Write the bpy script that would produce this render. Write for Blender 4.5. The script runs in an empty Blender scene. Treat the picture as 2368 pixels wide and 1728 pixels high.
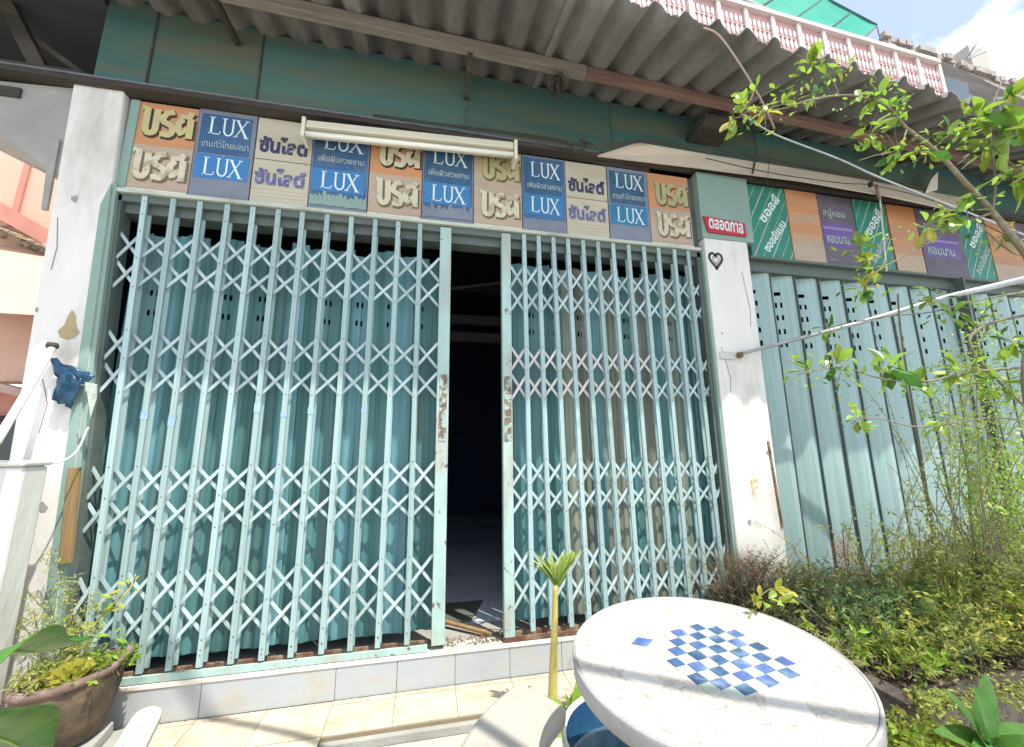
import bpy, math, random
from mathutils import Vector, Matrix, noise
R = math.radians
rnd = random.Random(11)
sc = bpy.context.scene
COL = sc.collection

# ------------------------------------------------------------ camera, sky, sun
cam_d = bpy.data.cameras.new('camera'); cam = bpy.data.objects.new('camera', cam_d); COL.objects.link(cam)
cam.matrix_world = (Matrix.Translation((0, -2.4636, 1.2602)) @ Matrix.Rotation(-0.20886, 4, 'Z')
                    @ Matrix.Rotation(math.pi/2 + 0.18225, 4, 'X') @ Matrix.Rotation(-0.0108, 4, 'Z'))
cam_d.sensor_width = 36; cam_d.lens = 36*920/2368; cam_d.clip_start = .02; cam_d.clip_end = 800
sc.camera = cam
SUN = Vector((0.25, -0.38, 1.0)).normalized()
SUN_EL = math.asin(SUN.z); SUN_AZ = math.atan2(SUN.x, SUN.y)
w = bpy.data.worlds.new('World'); sc.world = w; w.use_nodes = True
nt = w.node_tree; nt.nodes.clear()
wo = nt.nodes.new('ShaderNodeOutputWorld'); bg = nt.nodes.new('ShaderNodeBackground')
sky = nt.nodes.new('ShaderNodeTexSky'); sky.sky_type = 'NISHITA'; sky.sun_disc = False
sky.sun_elevation = SUN_EL; sky.sun_rotation = SUN_AZ; sky.air_density = 1.0; sky.dust_density = 1.6; sky.ozone_density = 1.0
tc = nt.nodes.new('ShaderNodeTexCoord'); mp = nt.nodes.new('ShaderNodeMapping'); mp.inputs['Scale'].default_value = (1, 1, 2.2)
mp.inputs['Location'].default_value = (0.35, 0.1, 0.3)
cn = nt.nodes.new('ShaderNodeTexNoise'); cn.inputs['Scale'].default_value = 2.6; cn.inputs['Detail'].default_value = 9; cn.inputs['Roughness'].default_value = .62
cr = nt.nodes.new('ShaderNodeMapRange'); cr.inputs['From Min'].default_value = .44; cr.inputs['From Max'].default_value = .66; cr.inputs['To Min'].default_value = .10
mx = nt.nodes.new('ShaderNodeMix'); mx.data_type = 'RGBA'; mx.inputs['B'].default_value = (9.5, 9.8, 10.2, 1)
nt.links.new(tc.outputs['Generated'], mp.inputs['Vector']); nt.links.new(mp.outputs['Vector'], cn.inputs['Vector'])
nt.links.new(cn.outputs['Fac'], cr.inputs['Value']); nt.links.new(cr.outputs['Result'], mx.inputs['Factor'])
nt.links.new(sky.outputs['Color'], mx.inputs['A']); nt.links.new(mx.outputs['Result'], bg.inputs['Color'])
bg.inputs['Strength'].default_value = 0.14
nt.links.new(bg.outputs['Background'], wo.inputs['Surface'])
sd = bpy.data.lights.new('sun', 'SUN'); sd.energy = 3.9; sd.angle = R(.53); sd.color = (1, .935, .82)
so = bpy.data.objects.new('sun', sd); COL.objects.link(so); so.location = (2, -6, 12)
so.rotation_euler = SUN.to_track_quat('Z', 'Y').to_euler()
sc.view_settings.view_transform = 'Standard'; sc.view_settings.look = 'None'
sc.view_settings.exposure = 0.92; sc.view_settings.gamma = 1
sc.view_settings.use_curve_mapping = False
sc.cycles.max_bounces = 8; sc.cycles.diffuse_bounces = 5; sc.cycles.caustics_reflective = False; sc.cycles.caustics_refractive = False

# ------------------------------------------------------------ helpers
class MB:
    def __init__(s): s.v = []; s.f = []
    def quad(s, a, b, c, d):
        n = len(s.v); s.v += [tuple(a), tuple(b), tuple(c), tuple(d)]; s.f.append((n, n+1, n+2, n+3)); return s
    def poly(s, pts):
        n = len(s.v); s.v += [tuple(p) for p in pts]; s.f.append(tuple(range(n, n+len(pts)))); return s
    def box(s, x0, x1, y0, y1, z0, z1):
        return s.hexa([(x0,y0,z0),(x1,y0,z0),(x1,y1,z0),(x0,y1,z0)], [(x0,y0,z1),(x1,y0,z1),(x1,y1,z1),(x0,y1,z1)])
    def hexa(s, b, t):
        n = len(s.v); s.v += [tuple(p) for p in b+t]
        for f in ((3,2,1,0),(4,5,6,7),(0,1,5,4),(1,2,6,5),(2,3,7,6),(3,0,4,7)): s.f.append(tuple(n+i for i in f))
        return s
    def bar(s, p0, p1, wd, th, nrm=(0,1,0)):
        p0 = Vector(p0); p1 = Vector(p1); d = (p1-p0).normalized(); n = Vector(nrm); n = (n - d*n.dot(d)).normalized(); u = d.cross(n)
        h = [u*(a*wd/2)+n*(b*th/2) for a, b in ((-1,-1),(1,-1),(1,1),(-1,1))]
        return s.hexa([p0+k for k in h], [p1+k for k in h])
    def tube(s, pts, r0, r1=None, k=6, cap=True):
        if r1 is None: r1 = r0
        P = [Vector(p) for p in pts]; N = len(P); base = len(s.v); a = None
        for i, p in enumerate(P):
            d = (P[min(i+1, N-1)]-P[max(i-1, 0)]).normalized()
            if a is None: a = d.orthogonal().normalized()
            a = (a - d*a.dot(d)).normalized(); b = d.cross(a); r = r0+(r1-r0)*i/(N-1)
            for j in range(k):
                t = 2*math.pi*j/k; s.v.append(tuple(p+a*(r*math.cos(t))+b*(r*math.sin(t))))
        for i in range(N-1):
            for j in range(k):
                s.f.append((base+i*k+j, base+i*k+(j+1) % k, base+(i+1)*k+(j+1) % k, base+(i+1)*k+j))
        if cap: s.f.append(tuple(base+j for j in range(k))[::-1]); s.f.append(tuple(base+(N-1)*k+j for j in range(k)))
        return s
    def lathe(s, prof, c=(0,0,0), k=40, M=None):
        base = len(s.v)
        for r, z in prof:
            for j in range(k):
                t = 2*math.pi*j/k; p = Vector((r*math.cos(t), r*math.sin(t), z))
                if M: p = M @ p
                s.v.append(tuple(p+Vector(c)))
        for i in range(len(prof)-1):
            for j in range(k):
                s.f.append((base+i*k+j, base+i*k+(j+1) % k, base+(i+1)*k+(j+1) % k, base+(i+1)*k+j))
        return s
    def stroke(s, pts, wd, o, sx, sz, y):
        """flat pen stroke on a facade plane; pts in letter units"""
        P = [Vector((o[0]+px*sx, 0, o[1]+pz*sz)) for px, pz in pts]; n = len(P); L = []; Rr = []
        for i, p in enumerate(P):
            d = (P[min(i+1, n-1)]-P[max(i-1, 0)]).normalized(); u = Vector((-d.z, 0, d.x))*(wd/2)
            ww = wd
            L.append(p+u); Rr.append(p-u)
        for i in range(n-1):
            a, b, c, d = Rr[i], Rr[i+1], L[i+1], L[i]
            s.quad((a.x, y, a.z), (b.x, y, b.z), (c.x, y, c.z), (d.x, y, d.z))
        return s
    def mesh(s, name, smooth=False):
        m = bpy.data.meshes.new(name); m.from_pydata(s.v, [], s.f)
        if smooth: m.shade_smooth()
        m.update(); return m

def setp(o, label=None, cat=None, group=None, kind=None):
    if label: o['label'] = label
    if cat: o['category'] = cat
    if group: o['group'] = group
    if kind: o['kind'] = kind
    return o
def link(o, parent=None, M=None):
    COL.objects.link(o)
    if parent is not None:
        o.parent = parent; o.matrix_parent_inverse = parent.get('_d') and Matrix() or Matrix.Translation(-parent.location) if parent.parent is None else Matrix()
    if M is not None: o.matrix_basis = M
    return o
def thing(name, label, cat, loc=(0,0,0), group=None, kind=None):
    o = bpy.data.objects.new(name, None); o.location = loc; o.empty_display_size = .1; COL.objects.link(o)
    return setp(o, label, cat, group, kind)
def part(name, mb, mat, parent=None, M=None, smooth=False, bevel=0, label=None, kind=None, solid=0, sub=0):
    me = mb if isinstance(mb, bpy.types.Mesh) else mb.mesh(name, smooth)
    if mat is not None and len(me.materials) == 0: me.materials.append(mat)
    o = bpy.data.objects.new(name, me); link(o, parent, M)
    if solid: k = o.modifiers.new('s', 'SOLIDIFY'); k.thickness = solid; k.offset = 0
    if sub: k = o.modifiers.new('u', 'SUBSURF'); k.levels = sub; k.render_levels = sub
    if bevel: k = o.modifiers.new('b', 'BEVEL'); k.width = bevel; k.segments = 2; k.limit_method = 'ANGLE'
    return setp(o, label, kind=kind)
def smooth_line(P, n=6):
    P = [Vector(p) for p in P]; out = []
    for i in range(len(P)-1):
        a = P[max(i-1, 0)]; b = P[i]; c = P[i+1]; d = P[min(i+2, len(P)-1)]
        for j in range(n):
            t = j/n
            out.append(.5*((2*b)+(c-a)*t+(2*a-5*b+4*c-d)*t*t+(3*b-a-3*c+d)*t**3))
    out.append(P[-1]); return out

def mat(name, col, rough=.65, var=.12, vs=5, bump=.25, bs=45, dirt=None, damt=.5, ds=2.5, dlo=.5, dhi=.7, stretch=(1,1,1), metal=0, spec=.4, trans=0, rv=0, dist=.01, coord='Object', chips=None, clo=.66, cs=18):
    m = bpy.data.materials.new(name); m.use_nodes = True; n = m.node_tree; n.nodes.clear(); L = n.links.new
    out = n.nodes.new('ShaderNodeOutputMaterial'); b = n.nodes.new('ShaderNodeBsdfPrincipled')
    b.inputs['Roughness'].default_value = rough; b.inputs['Metallic'].default_value = metal; b.inputs['Specular IOR Level'].default_value = spec
    t = n.nodes.new('ShaderNodeTexCoord'); mp = n.nodes.new('ShaderNodeMapping'); mp.inputs['Scale'].default_value = stretch
    oi = n.nodes.new('ShaderNodeObjectInfo'); sc_ = n.nodes.new('ShaderNodeVectorMath'); sc_.operation = 'SCALE'; sc_.inputs[0].default_value = (7, 5, 3)
    L(oi.outputs['Random'], sc_.inputs['Scale']); L(sc_.outputs['Vector'], mp.inputs['Location']); L(t.outputs[coord], mp.inputs['Vector'])
    def nz(scale, det=6, ro=.6, src=mp.outputs['Vector']):
        q = n.nodes.new('ShaderNodeTexNoise'); q.inputs['Scale'].default_value = scale; q.inputs['Detail'].default_value = det; q.inputs['Roughness'].default_value = ro
        L(src, q.inputs['Vector']); return q.outputs['Fac']
    def rng(v, a, c, lo, hi):
        q = n.nodes.new('ShaderNodeMapRange'); q.inputs['From Min'].default_value = a; q.inputs['From Max'].default_value = c
        q.inputs['To Min'].default_value = lo; q.inputs['To Max'].default_value = hi; L(v, q.inputs['Value']); return q.outputs['Result']
    def mix(f, a, c, mode='MIX'):
        q = n.nodes.new('ShaderNodeMix'); q.data_type = 'RGBA'; q.blend_type = mode
        for k, v in (('Factor', f), ('A', a), ('B', c)):
            if hasattr(v, 'is_linked') or hasattr(v, 'links'): L(v, q.inputs[k])
            elif k == 'Factor': q.inputs[k].default_value = v
            else: q.inputs[k].default_value = (*v, 1) if len(v) == 3 else v
        return q.outputs['Result']
    val = rng(nz(vs), .3, .7, 1-var, 1+var)
    hs = n.nodes.new('ShaderNodeHueSaturation'); hs.inputs['Color'].default_value = (*col, 1); L(val, hs.inputs['Value'])
    c = hs.outputs['Color']
    if rv:
        h2 = n.nodes.new('ShaderNodeHueSaturation'); L(c, h2.inputs['Color']); L(rng(oi.outputs['Random'], 0, 1, 1-rv, 1+rv), h2.inputs['Value'])
        L(rng(oi.outputs['Random'], 0, 1, .5-rv*.05, .5+rv*.05), h2.inputs['Hue']); c = h2.outputs['Color']
    if dirt: c = mix(rng(nz(ds, 9, .65), dlo, dhi, 0, damt), c, dirt)
    if chips: c = mix(rng(nz(cs, 8, .7, t.outputs[coord]), clo, clo+.03, 0, .9), c, chips)
    L(c, b.inputs['Base Color'])
    if bump:
        bp = n.nodes.new('ShaderNodeBump'); bp.inputs['Strength'].default_value = bump; bp.inputs['Distance'].default_value = dist
        L(nz(bs, 5, .6), bp.inputs['Height']); L(bp.outputs['Normal'], b.inputs['Normal'])
    if trans:
        tr = n.nodes.new('ShaderNodeBsdfTranslucent'); L(c, tr.inputs['Color']); ms = n.nodes.new('ShaderNodeMixShader'); ms.inputs['Fac'].default_value = trans
        L(b.outputs['BSDF'], ms.inputs[1]); L(tr.outputs['BSDF'], ms.inputs[2]); L(ms.outputs['Shader'], out.inputs['Surface'])
    else: L(b.outputs['BSDF'], out.inputs['Surface'])
    return m

VS = (1, 1, .12)
mWhite = mat('white_render', (.68,.675,.65), dirt=(.38,.36,.30), damt=.75, ds=3.5, stretch=(1,1,.35), var=.06, bump=.35, bs=28, chips=(.45,.42,.34), clo=.74, cs=9)
mWhiteW = mat('white_weathered', (.55,.56,.53), dirt=(.33,.32,.27), damt=.75, ds=4, stretch=(1,1,.3), var=.08, bump=.5, bs=22)
mGreyC = mat('grey_concrete', (.31,.31,.29), dirt=(.2,.2,.18), damt=.6, ds=2, bump=.5, bs=30)
mFascia = mat('teal_board', (.055,.145,.14), rough=.5, dirt=(.15,.135,.08), damt=.75, ds=1.9, dlo=.42, dhi=.66, stretch=(.35,1,2.6), var=.18, vs=2, bump=.2, bs=35, rv=.15)
mTealWall = mat('teal_wall', (.22,.33,.295), dirt=(.2,.25,.2), damt=.4, var=.07)
mPick = mat('gate_paint', (.325,.465,.475), rough=.42, stretch=(1,1,.25), var=.2, vs=11, dirt=(.19,.20,.16), damt=.75, ds=8, dlo=.50, dhi=.70, rv=.16, bump=.25, chips=(.11,.065,.04), clo=.655, cs=30)
mLat = mat('lattice_paint', (.42,.54,.56), rough=.4, var=.18, dirt=(.20,.20,.15), damt=.7, ds=16, dlo=.5, dhi=.68, rv=.22, bump=.15, chips=(.12,.07,.04), clo=.67, cs=44)
mPost = mat('post_paint', (.34,.49,.46), rough=.5, var=.14, vs=8, stretch=(1,1,.4), dirt=(.35,.33,.28), damt=.7, ds=6, dlo=.5, dhi=.62, bump=.5, bs=30, chips=(.13,.085,.05), clo=.61, cs=14)
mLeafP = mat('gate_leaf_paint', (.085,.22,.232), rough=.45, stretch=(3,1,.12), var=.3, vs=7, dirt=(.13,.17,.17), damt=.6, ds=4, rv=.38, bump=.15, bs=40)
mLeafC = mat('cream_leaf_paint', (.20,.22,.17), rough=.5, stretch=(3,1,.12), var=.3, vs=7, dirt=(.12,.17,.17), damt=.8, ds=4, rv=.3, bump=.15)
mLatW = mat('pinkish_lattice', (.62,.58,.56), rough=.5, var=.1, dirt=(.3,.33,.32), damt=.5, ds=20, rv=.1)
mTape = mat('blue_tape', (.24,.38,.50), rough=.4, var=.3, dirt=(.36,.48,.48), damt=.8, ds=40)
mShut = mat('shutter_paint', (.31,.455,.455), rough=.4, stretch=(5,1,.1), var=.14, vs=10, dirt=(.30,.36,.33), damt=.55, ds=4, rv=.06, bump=.25, bs=30)
mRust = mat('rusty_iron', (.13,.06,.035), rough=.85, dirt=(.30,.23,.17), damt=.8, ds=14, dlo=.42, dhi=.6, bump=.8, bs=50)
mDark = mat('dark_timber', (.045,.038,.033), rough=.7, dirt=(.14,.12,.10), damt=.6, ds=6, stretch=(.2,1,1), bump=.4)
mRail = mat('rail_metal', (.22,.23,.25), rough=.35, metal=.4, dirt=(.05,.04,.04), damt=.8, ds=5)
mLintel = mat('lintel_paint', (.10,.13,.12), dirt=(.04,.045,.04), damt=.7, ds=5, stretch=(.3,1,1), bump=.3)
mTrim = mat('pale_trim', (.45,.50,.43), dirt=(.2,.22,.18), damt=.7, ds=6, stretch=(.5,1,1), bump=.3)
mAsb = mat('asbestos_sheet', (.205,.195,.19), rough=.95, var=.22, vs=3, stretch=(1,.5,1), dirt=(.07,.065,.06), damt=.75, ds=3.2, dlo=.45, dhi=.68, bump=.7, bs=26, rv=.12)
mPurlin = mat('weathered_purlin', (.20,.185,.155), rough=.9, stretch=(.15,1,2), var=.3, vs=12, dirt=(.09,.05,.04), damt=.7, ds=3, bump=.8, bs=40)
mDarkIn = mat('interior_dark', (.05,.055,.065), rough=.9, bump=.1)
mInFloor = mat('interior_floor', (.52,.56,.66), rough=.5, dirt=(.08,.08,.09), damt=.5)
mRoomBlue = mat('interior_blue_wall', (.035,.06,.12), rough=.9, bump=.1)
mSteel = mat('galvanised_pipe', (.42,.44,.47), rough=.4, metal=.5, dirt=(.2,.2,.2), damt=.4, ds=9)
mTileF = mat('cream_floor_tile', (.50,.44,.34), rough=.45, var=.06, dirt=(.30,.24,.16), damt=.7, ds=8, dlo=.46, dhi=.7, rv=.05, bump=.12)
mTileR = mat('riser_tile', (.38,.41,.43), rough=.4, var=.07, dirt=(.40,.36,.28), damt=.7, ds=5, dlo=.5, dhi=.68, rv=.05, bump=.15)
mGrout = mat('grout', (.22,.18,.12), rough=.95)
mGround = mat('ground_concrete', (.40,.38,.34), dirt=(.25,.22,.17), damt=.6, ds=3, bump=.5)
mSoil = mat('soil', (.075,.055,.038), rough=1, dirt=(.14,.11,.07), damt=.7, ds=14, bump=1, bs=30, dist=.04)
mNose = mat('step_nosing', (.72,.68,.60), dirt=(.35,.30,.24), damt=.7, ds=8)
mClay = mat('clay_pot', (.060,.047,.034), rough=.8, var=.2, vs=6, dirt=(.17,.12,.08), damt=.7, ds=7, dlo=.45, dhi=.62, bump=.6, bs=24)
mClayRim = mat('clay_rim', (.13,.09,.073), rough=.85, dirt=(.24,.17,.15), damt=.8, ds=18, dlo=.45, dhi=.6, bump=.8, bs=30)
mPeel = mat('peeled_paint', (.17,.13,.095), rough=.9, var=.3, vs=18, dirt=(.33,.43,.40), damt=.95, ds=26, dlo=.48, dhi=.55, bump=.8, bs=40)
mStoneW = mat('terrazzo_white', (.42,.405,.365), rough=.6, var=.12, vs=60, dirt=(.27,.26,.225), damt=.65, ds=65, dlo=.47, dhi=.66, bump=.5, bs=110, dist=.004, chips=(.19,.185,.165), clo=.62, cs=75)
mRimW = mat('table_edge', (.31,.31,.31), rough=.55, var=.08, bump=.3, dirt=(.2,.19,.16), damt=.6, ds=7)
mBench = mat('bench_white', (.37,.36,.325), rough=.55, var=.06, bump=.2, bs=60, dirt=(.27,.255,.21), damt=.6, ds=5)
mBlueT = mat('blue_mosaic', (.05,.105,.23), rough=.3, var=.35, vs=25, dirt=(.24,.32,.42), damt=.7, ds=16, rv=.3, bump=.2)
mPaleT = mat('pale_mosaic', (.37,.43,.37), rough=.35, var=.1, vs=25, dirt=(.30,.40,.33), damt=.7, ds=18, rv=.08, bump=.2)
mPatch = mat('white_marble_patch', (.52,.51,.48), rough=.4, var=.06, bump=.15, dirt=(.38,.37,.33), damt=.6, ds=20)
mBasin = mat('blue_glaze', (.012,.05,.12), rough=.12, var=.3, spec=.6, bump=.1)
mBasinRim = mat('white_glaze', (.72,.73,.72), rough=.3, var=.05)
mWater = mat('dark_water', (.01,.045,.085), rough=.04, var=.5, vs=4, bump=.05, spec=.7)
mOrange = mat('print_orange', (.50,.24,.115), rough=.6, dirt=(.40,.28,.20), damt=.6, ds=4, stretch=(.5,1,2), var=.08, bump=.1, chips=(.30,.29,.25), clo=.645, cs=24)
mCream = mat('print_cream', (.47,.44,.34), rough=.6, dirt=(.40,.35,.25), damt=.6, ds=4, stretch=(.4,1,2), var=.06, bump=.1, chips=(.30,.29,.25), clo=.645, cs=24)
mBeige = mat('print_beige', (.42,.33,.25), rough=.6, dirt=(.34,.30,.22), damt=.6, ds=5, stretch=(.4,1,2), bump=.1, chips=(.30,.29,.25), clo=.645, cs=24)
mBlue = mat('print_blue', (.035,.105,.235), rough=.5, dirt=(.13,.17,.22), damt=.6, ds=4, var=.15, rv=.25, bump=.1, chips=(.30,.29,.25), clo=.645, cs=24)
mBlueHi = mat('print_bright_blue', (.03,.17,.36), rough=.5, dirt=(.03,.20,.30), damt=.5, ds=5, rv=.3, chips=(.30,.29,.25), clo=.645, cs=24)
mSlate = mat('print_slate', (.16,.19,.25), rough=.6, dirt=(.24,.24,.26), damt=.6, ds=4, rv=.1, chips=(.30,.29,.25), clo=.645, cs=24)
mInkW = mat('print_white_ink', (.62,.74,.76), rough=.5, var=.08, dirt=(.4,.5,.55), damt=.4, ds=20)
mInkPale = mat('print_pale_ink', (.36,.44,.42), rough=.5, dirt=(.12,.2,.25), damt=.8, ds=40)
mInkNavy = mat('print_navy_ink', (.03,.035,.09), rough=.5, dirt=(.20,.20,.28), damt=.6, ds=30, dlo=.55)
mInkFade = mat('print_faded_ink', (.10,.11,.26), rough=.5, dirt=(.35,.33,.32), damt=.7, ds=30, dlo=.5)
mInkYel = mat('print_yellow_ink', (.50,.44,.20), rough=.5, dirt=(.40,.36,.24), damt=.6, ds=12)
mInkYelF = mat('print_faded_yellow', (.56,.53,.40), rough=.5, dirt=(.30,.25,.16), damt=.8, ds=14, dlo=.5, dhi=.6)
mInkBlk = mat('print_black_ink', (.035,.03,.022), rough=.6)
mPGreen = mat('print_green', (.02,.21,.15), rough=.5, dirt=(.10,.20,.16), damt=.5, ds=4, chips=(.30,.29,.25), clo=.645, cs=24)
mPPurple = mat('print_purple', (.13,.085,.30), rough=.5, dirt=(.2,.15,.25), damt=.5, ds=6)
mPDark = mat('print_dusk', (.115,.10,.14), rough=.6, dirt=(.2,.17,.18), damt=.6, ds=4, chips=(.30,.29,.25), clo=.645, cs=24)
mRed = mat('red_sign', (.45,.02,.035), rough=.5, var=.2)
mWood = mat('brown_batten', (.25,.165,.075), rough=.85, stretch=(2,1,.15), var=.25, vs=14, bump=.4)
mLampW = mat('lamp_housing', (.66,.63,.50), rough=.4, var=.04, bump=.05)
mTube = mat('lamp_tube', (.8,.79,.72), rough=.2, var=.02, bump=0)
mVal = mat('valance_board', (.56,.50,.42), rough=.7, var=.06, dirt=(.38,.33,.27), damt=.6, ds=3, stretch=(.4,1,1), bump=.2)
mPink = mat('pink_wall', (.66,.43,.33), var=.06, dirt=(.62,.42,.33), damt=.5, ds=1.2, bump=.3)
mPinkD = mat('pink_trim', (.55,.25,.20), var=.1, dirt=(.45,.22,.17), damt=.4)
mBal = mat('parapet_pink', (.50,.31,.31), var=.12, dirt=(.5,.32,.3), damt=.5, ds=5)
mBalW = mat('parapet_white', (.72,.62,.60), var=.08, dirt=(.5,.35,.34), damt=.5, ds=10)
mTarp = mat('green_tarp', (.0,.36,.25), rough=.5, trans=.55, var=.12, vs=2, bump=.2)
mTileRoof = mat('roof_rubble', (.33,.29,.27), dirt=(.15,.12,.11), damt=.6, ds=9, bump=.8)
mBluePl = mat('blue_plastic', (.012,.05,.11), rough=.25, var=.25, bump=.3, dirt=(.01,.09,.10), damt=.8, ds=7)
mCable = mat('black_cable', (.03,.03,.03), rough=.6, bump=0)
mVine = mat('pale_cable', (.36,.29,.24), rough=.7)
mBark = mat('bark', (.20,.17,.12), rough=.9, stretch=(1,1,1), dirt=(.36,.34,.30), damt=.6, ds=22, bump=.7)
mLeaf = mat('leaf_bright', (.25,.38,.05), rough=.35, trans=.42, var=.22, vs=14, rv=.3, bump=.12)
mLeafD = mat('leaf_deep', (.07,.19,.035), rough=.3, trans=.32, var=.2, vs=10, rv=.25, bump=.12)
mLeafY = mat('leaf_yellow', (.42,.40,.06), rough=.4, trans=.4, var=.2, vs=14, rv=.2)
mLeafP2 = mat('leaf_pale', (.36,.46,.12), rough=.4, trans=.4, var=.2, vs=14, rv=.2)
mHerb = mat('herb', (.33,.39,.09), rough=.5, trans=.4, var=.35, vs=5, rv=.2, dirt=(.36,.34,.10), damt=.6, ds=6, bump=0)
mHerbB = mat('herb_bluegreen', (.16,.28,.12), rough=.5, trans=.4, var=.3, vs=6, rv=.2, dirt=(.22,.30,.14), damt=.5, ds=7, bump=0)
mDry = mat('dry_grass', (.20,.165,.10), rough=.8, trans=.3, var=.3, vs=6, dirt=(.13,.16,.06), damt=.7, ds=5, bump=0)
mTwig = mat('thin_twig', (.17,.14,.09), rough=.9, bump=0)
mRedF = mat('rust_flower', (.36,.14,.07), rough=.8, trans=.3, var=.3, vs=8, bump=0)
mPetal = mat('white_petal', (.8,.79,.74), rough=.5, trans=.3, var=.05, bump=0)
mPebble = mat('white_pebble', (.72,.66,.60), rough=.6, var=.12, rv=.15)
mStemY = mat('yellow_stem', (.50,.42,.12), rough=.45, var=.15, dirt=(.35,.40,.12), damt=.5, ds=10, bump=.15)
mBigLeaf = mat('broad_leaf', (.06,.19,.02), rough=.28, trans=.3, stretch=(1,8,3), var=.3, vs=5, rv=.2, bump=.5, bs=14, dirt=(.16,.24,.03), damt=.6, ds=6)
mPotBrown = mat('brown_pot_side', (.10,.085,.075), rough=.7, dirt=(.06,.05,.04), damt=.5)
mNest = mat('nest_debris', (.05,.042,.035), rough=1, dirt=(.14,.12,.10), damt=.6, ds=30, bump=1, bs=60)
mGlassD = mat('dark_pane', (.03,.05,.055), rough=.08, spec=.7)

# ------------------------------------------------------------ setting: ground, patio, step
setp(part('ground', MB().box(-30, 30, -30, 30, -.30, -.055), mGround), kind='structure')
pf = setp(part('patio_floor', MB().box(-2.9, 1.05, -.30, -.034, -.05, -.004), mGrout), kind='structure')
tile = MB().box(.0016, .3024, 0, .001, 0, .001)
xs = [-2.56+.3045*i for i in range(12)]
for x in xs:
    for y0, y1 in ((-.070, -.036), (-.295, -.073)):
        part('tile', MB().box(x+.0015, x+.303, y0+.0012, y1-.0012, -.0035, rnd.uniform(-.0005, .0012)), mTileF, pf)
for i in range(7):
    x = -2.56+.3045*i
    for r_ in range(3): part('tile', MB().box(x+.0015, x+.303, -.5995-.3045*r_, -.2985-.3045*r_, -.0035, rnd.uniform(-.0005, .0012)), mTileF, pf)
part('slab_bed', MB().box(-2.9, -.4285, -1.25, -.3005, -.05, -.004), mGrout, pf)
mk = setp(part('patio_edge', MB().box(-.428, 1.05, -.33, -.3005, -.052, -.02), mGreyC), kind='structure')
st = setp(part('front_step', MB().box(-2.0, 5.8, -.022, .30, -.05, .165), mGreyC), kind='structure')
for i in range(22):
    x = -1.95+.3045*i + (.06 if i > 20 else 0)
    if i in (1,2,4): continue
    part('riser_tile', MB().box(x+.0015, x+.303+(.609 if i == 0 else .3045 if i == 3 else 0), -.031, -.0225, 0, .150), mTileR, st)
part('step_nosing', MB().box(-1.98, 5.8, -.036, -.0225, .1505, .172), mNose, st, bevel=.003)
part('ledge', MB().box(-1.98, 2.05, -.0215, .06, .1652, .176), mTrim, st)
# ------------------------------------------------------------ shophouse
sh = thing('shophouse', 'old single-storey shopfront with white pillars, teal boards and steel folding gates', 'building', (0, .3, 0))
pil = part('pillar', MB().hexa([(-1.93,-.05,0),(-1.645,-.05,0),(-1.645,.10,0),(-1.93,.10,0)], [(-2.045,-.05,3.34),(-1.795,-.05,3.34),(-1.795,.10,3.34),(-2.045,.10,3.34)]), mWhite, sh, bevel=.012, label='broad white pillar with a peeled ochre patch, stained at its foot')
part('reveal', MB().hexa([(-1.652,-.046,.17),(-1.633,-.042,.17),(-1.633,.09,.17),(-1.652,.09,.17)], [(-1.766,-.046,2.74),(-1.75,-.042,2.74),(-1.75,.09,2.74),(-1.766,.09,2.74)]), mTealWall, pil)
part('reveal', MB().hexa([(-1.70,-.054,.17),(-1.654,-.054,.17),(-1.654,-.0515,.17),(-1.70,-.0515,.17)], [(-1.80,-.054,2.6),(-1.7665,-.054,2.74),(-1.7665,-.0515,2.74),(-1.80,-.0515,2.6)]), mTealWall, pil)
pp = MB(); c0 = (-1.834,-0.053,1.903); pts = [(.0,.085),(.02,.055),(.022,.03),(.035,-.01),(.05,-.035),(.03,-.065),(.0,-.075),(-.03,-.06),(-.042,-.03),(-.02,.0),(-.012,.05)]
pp.poly([(c0[0]+a, -.0535, c0[2]+b) for a, b in pts][::-1]); part('peeled_patch', pp, mat('bare_ochre', (.36,.29,.15), dirt=(.2,.16,.1), damt=.6, ds=20, bump=.8), pil)
pir = part('pillar', MB().box(2.005, 2.385, -.055, .10, 0, 2.80), mWhite, sh, bevel=.01, label='white pillar between the folding gate and the long shutter')
part('reveal', MB().box(1.985, 2.0025, -.045, .10, .17, 2.74), mTealWall, pir)
part('rust_stain', MB().poly([(2.19+.03*math.cos(t*.7)*(1+.3*math.sin(t*2.3)), -.0562, .98+.075*math.sin(t*.7)*(1+.3*math.cos(t*3))) for t in range(9)][::-1]), mat('rust_stain', (.5,.33,.14), dirt=(.74,.73,.70), damt=.95, ds=22, dlo=.4, dhi=.62, bump=0), pir)
part('wall_panel', MB().box(2.0, 2.455, -.05, .10, 2.8025, 3.36), mTealWall, sh)
part('mortar_crack', MB().bar((2.345,-.058,1.28), (2.372,-.058,.70), .016, .006), mRust, pir)
for a, b in (((2.05,-.0565,1.95),(2.10,-.0565,1.72)),((2.30,-.0565,2.55),(2.335,-.0565,2.25)),((2.335,-.0565,2.25),(2.32,-.0565,2.12)),((2.10,-.0565,1.72),(2.085,-.0565,1.62))):
    part('crack', MB().bar(a, b, .0022, .002), mGrout, pir)
for a, b in (((-1.98,-.0515,2.5),(-1.955,-.0515,2.33)),((-1.955,-.0515,2.33),(-1.96,-.0515,2.2)),((-1.90,-.0515,1.62),(-1.86,-.0515,1.5)),((-1.86,-.0515,1.5),(-1.87,-.0515,1.35))):
    part('crack', MB().bar(a, b, .0025, .002), mGrout, pil)
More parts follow.
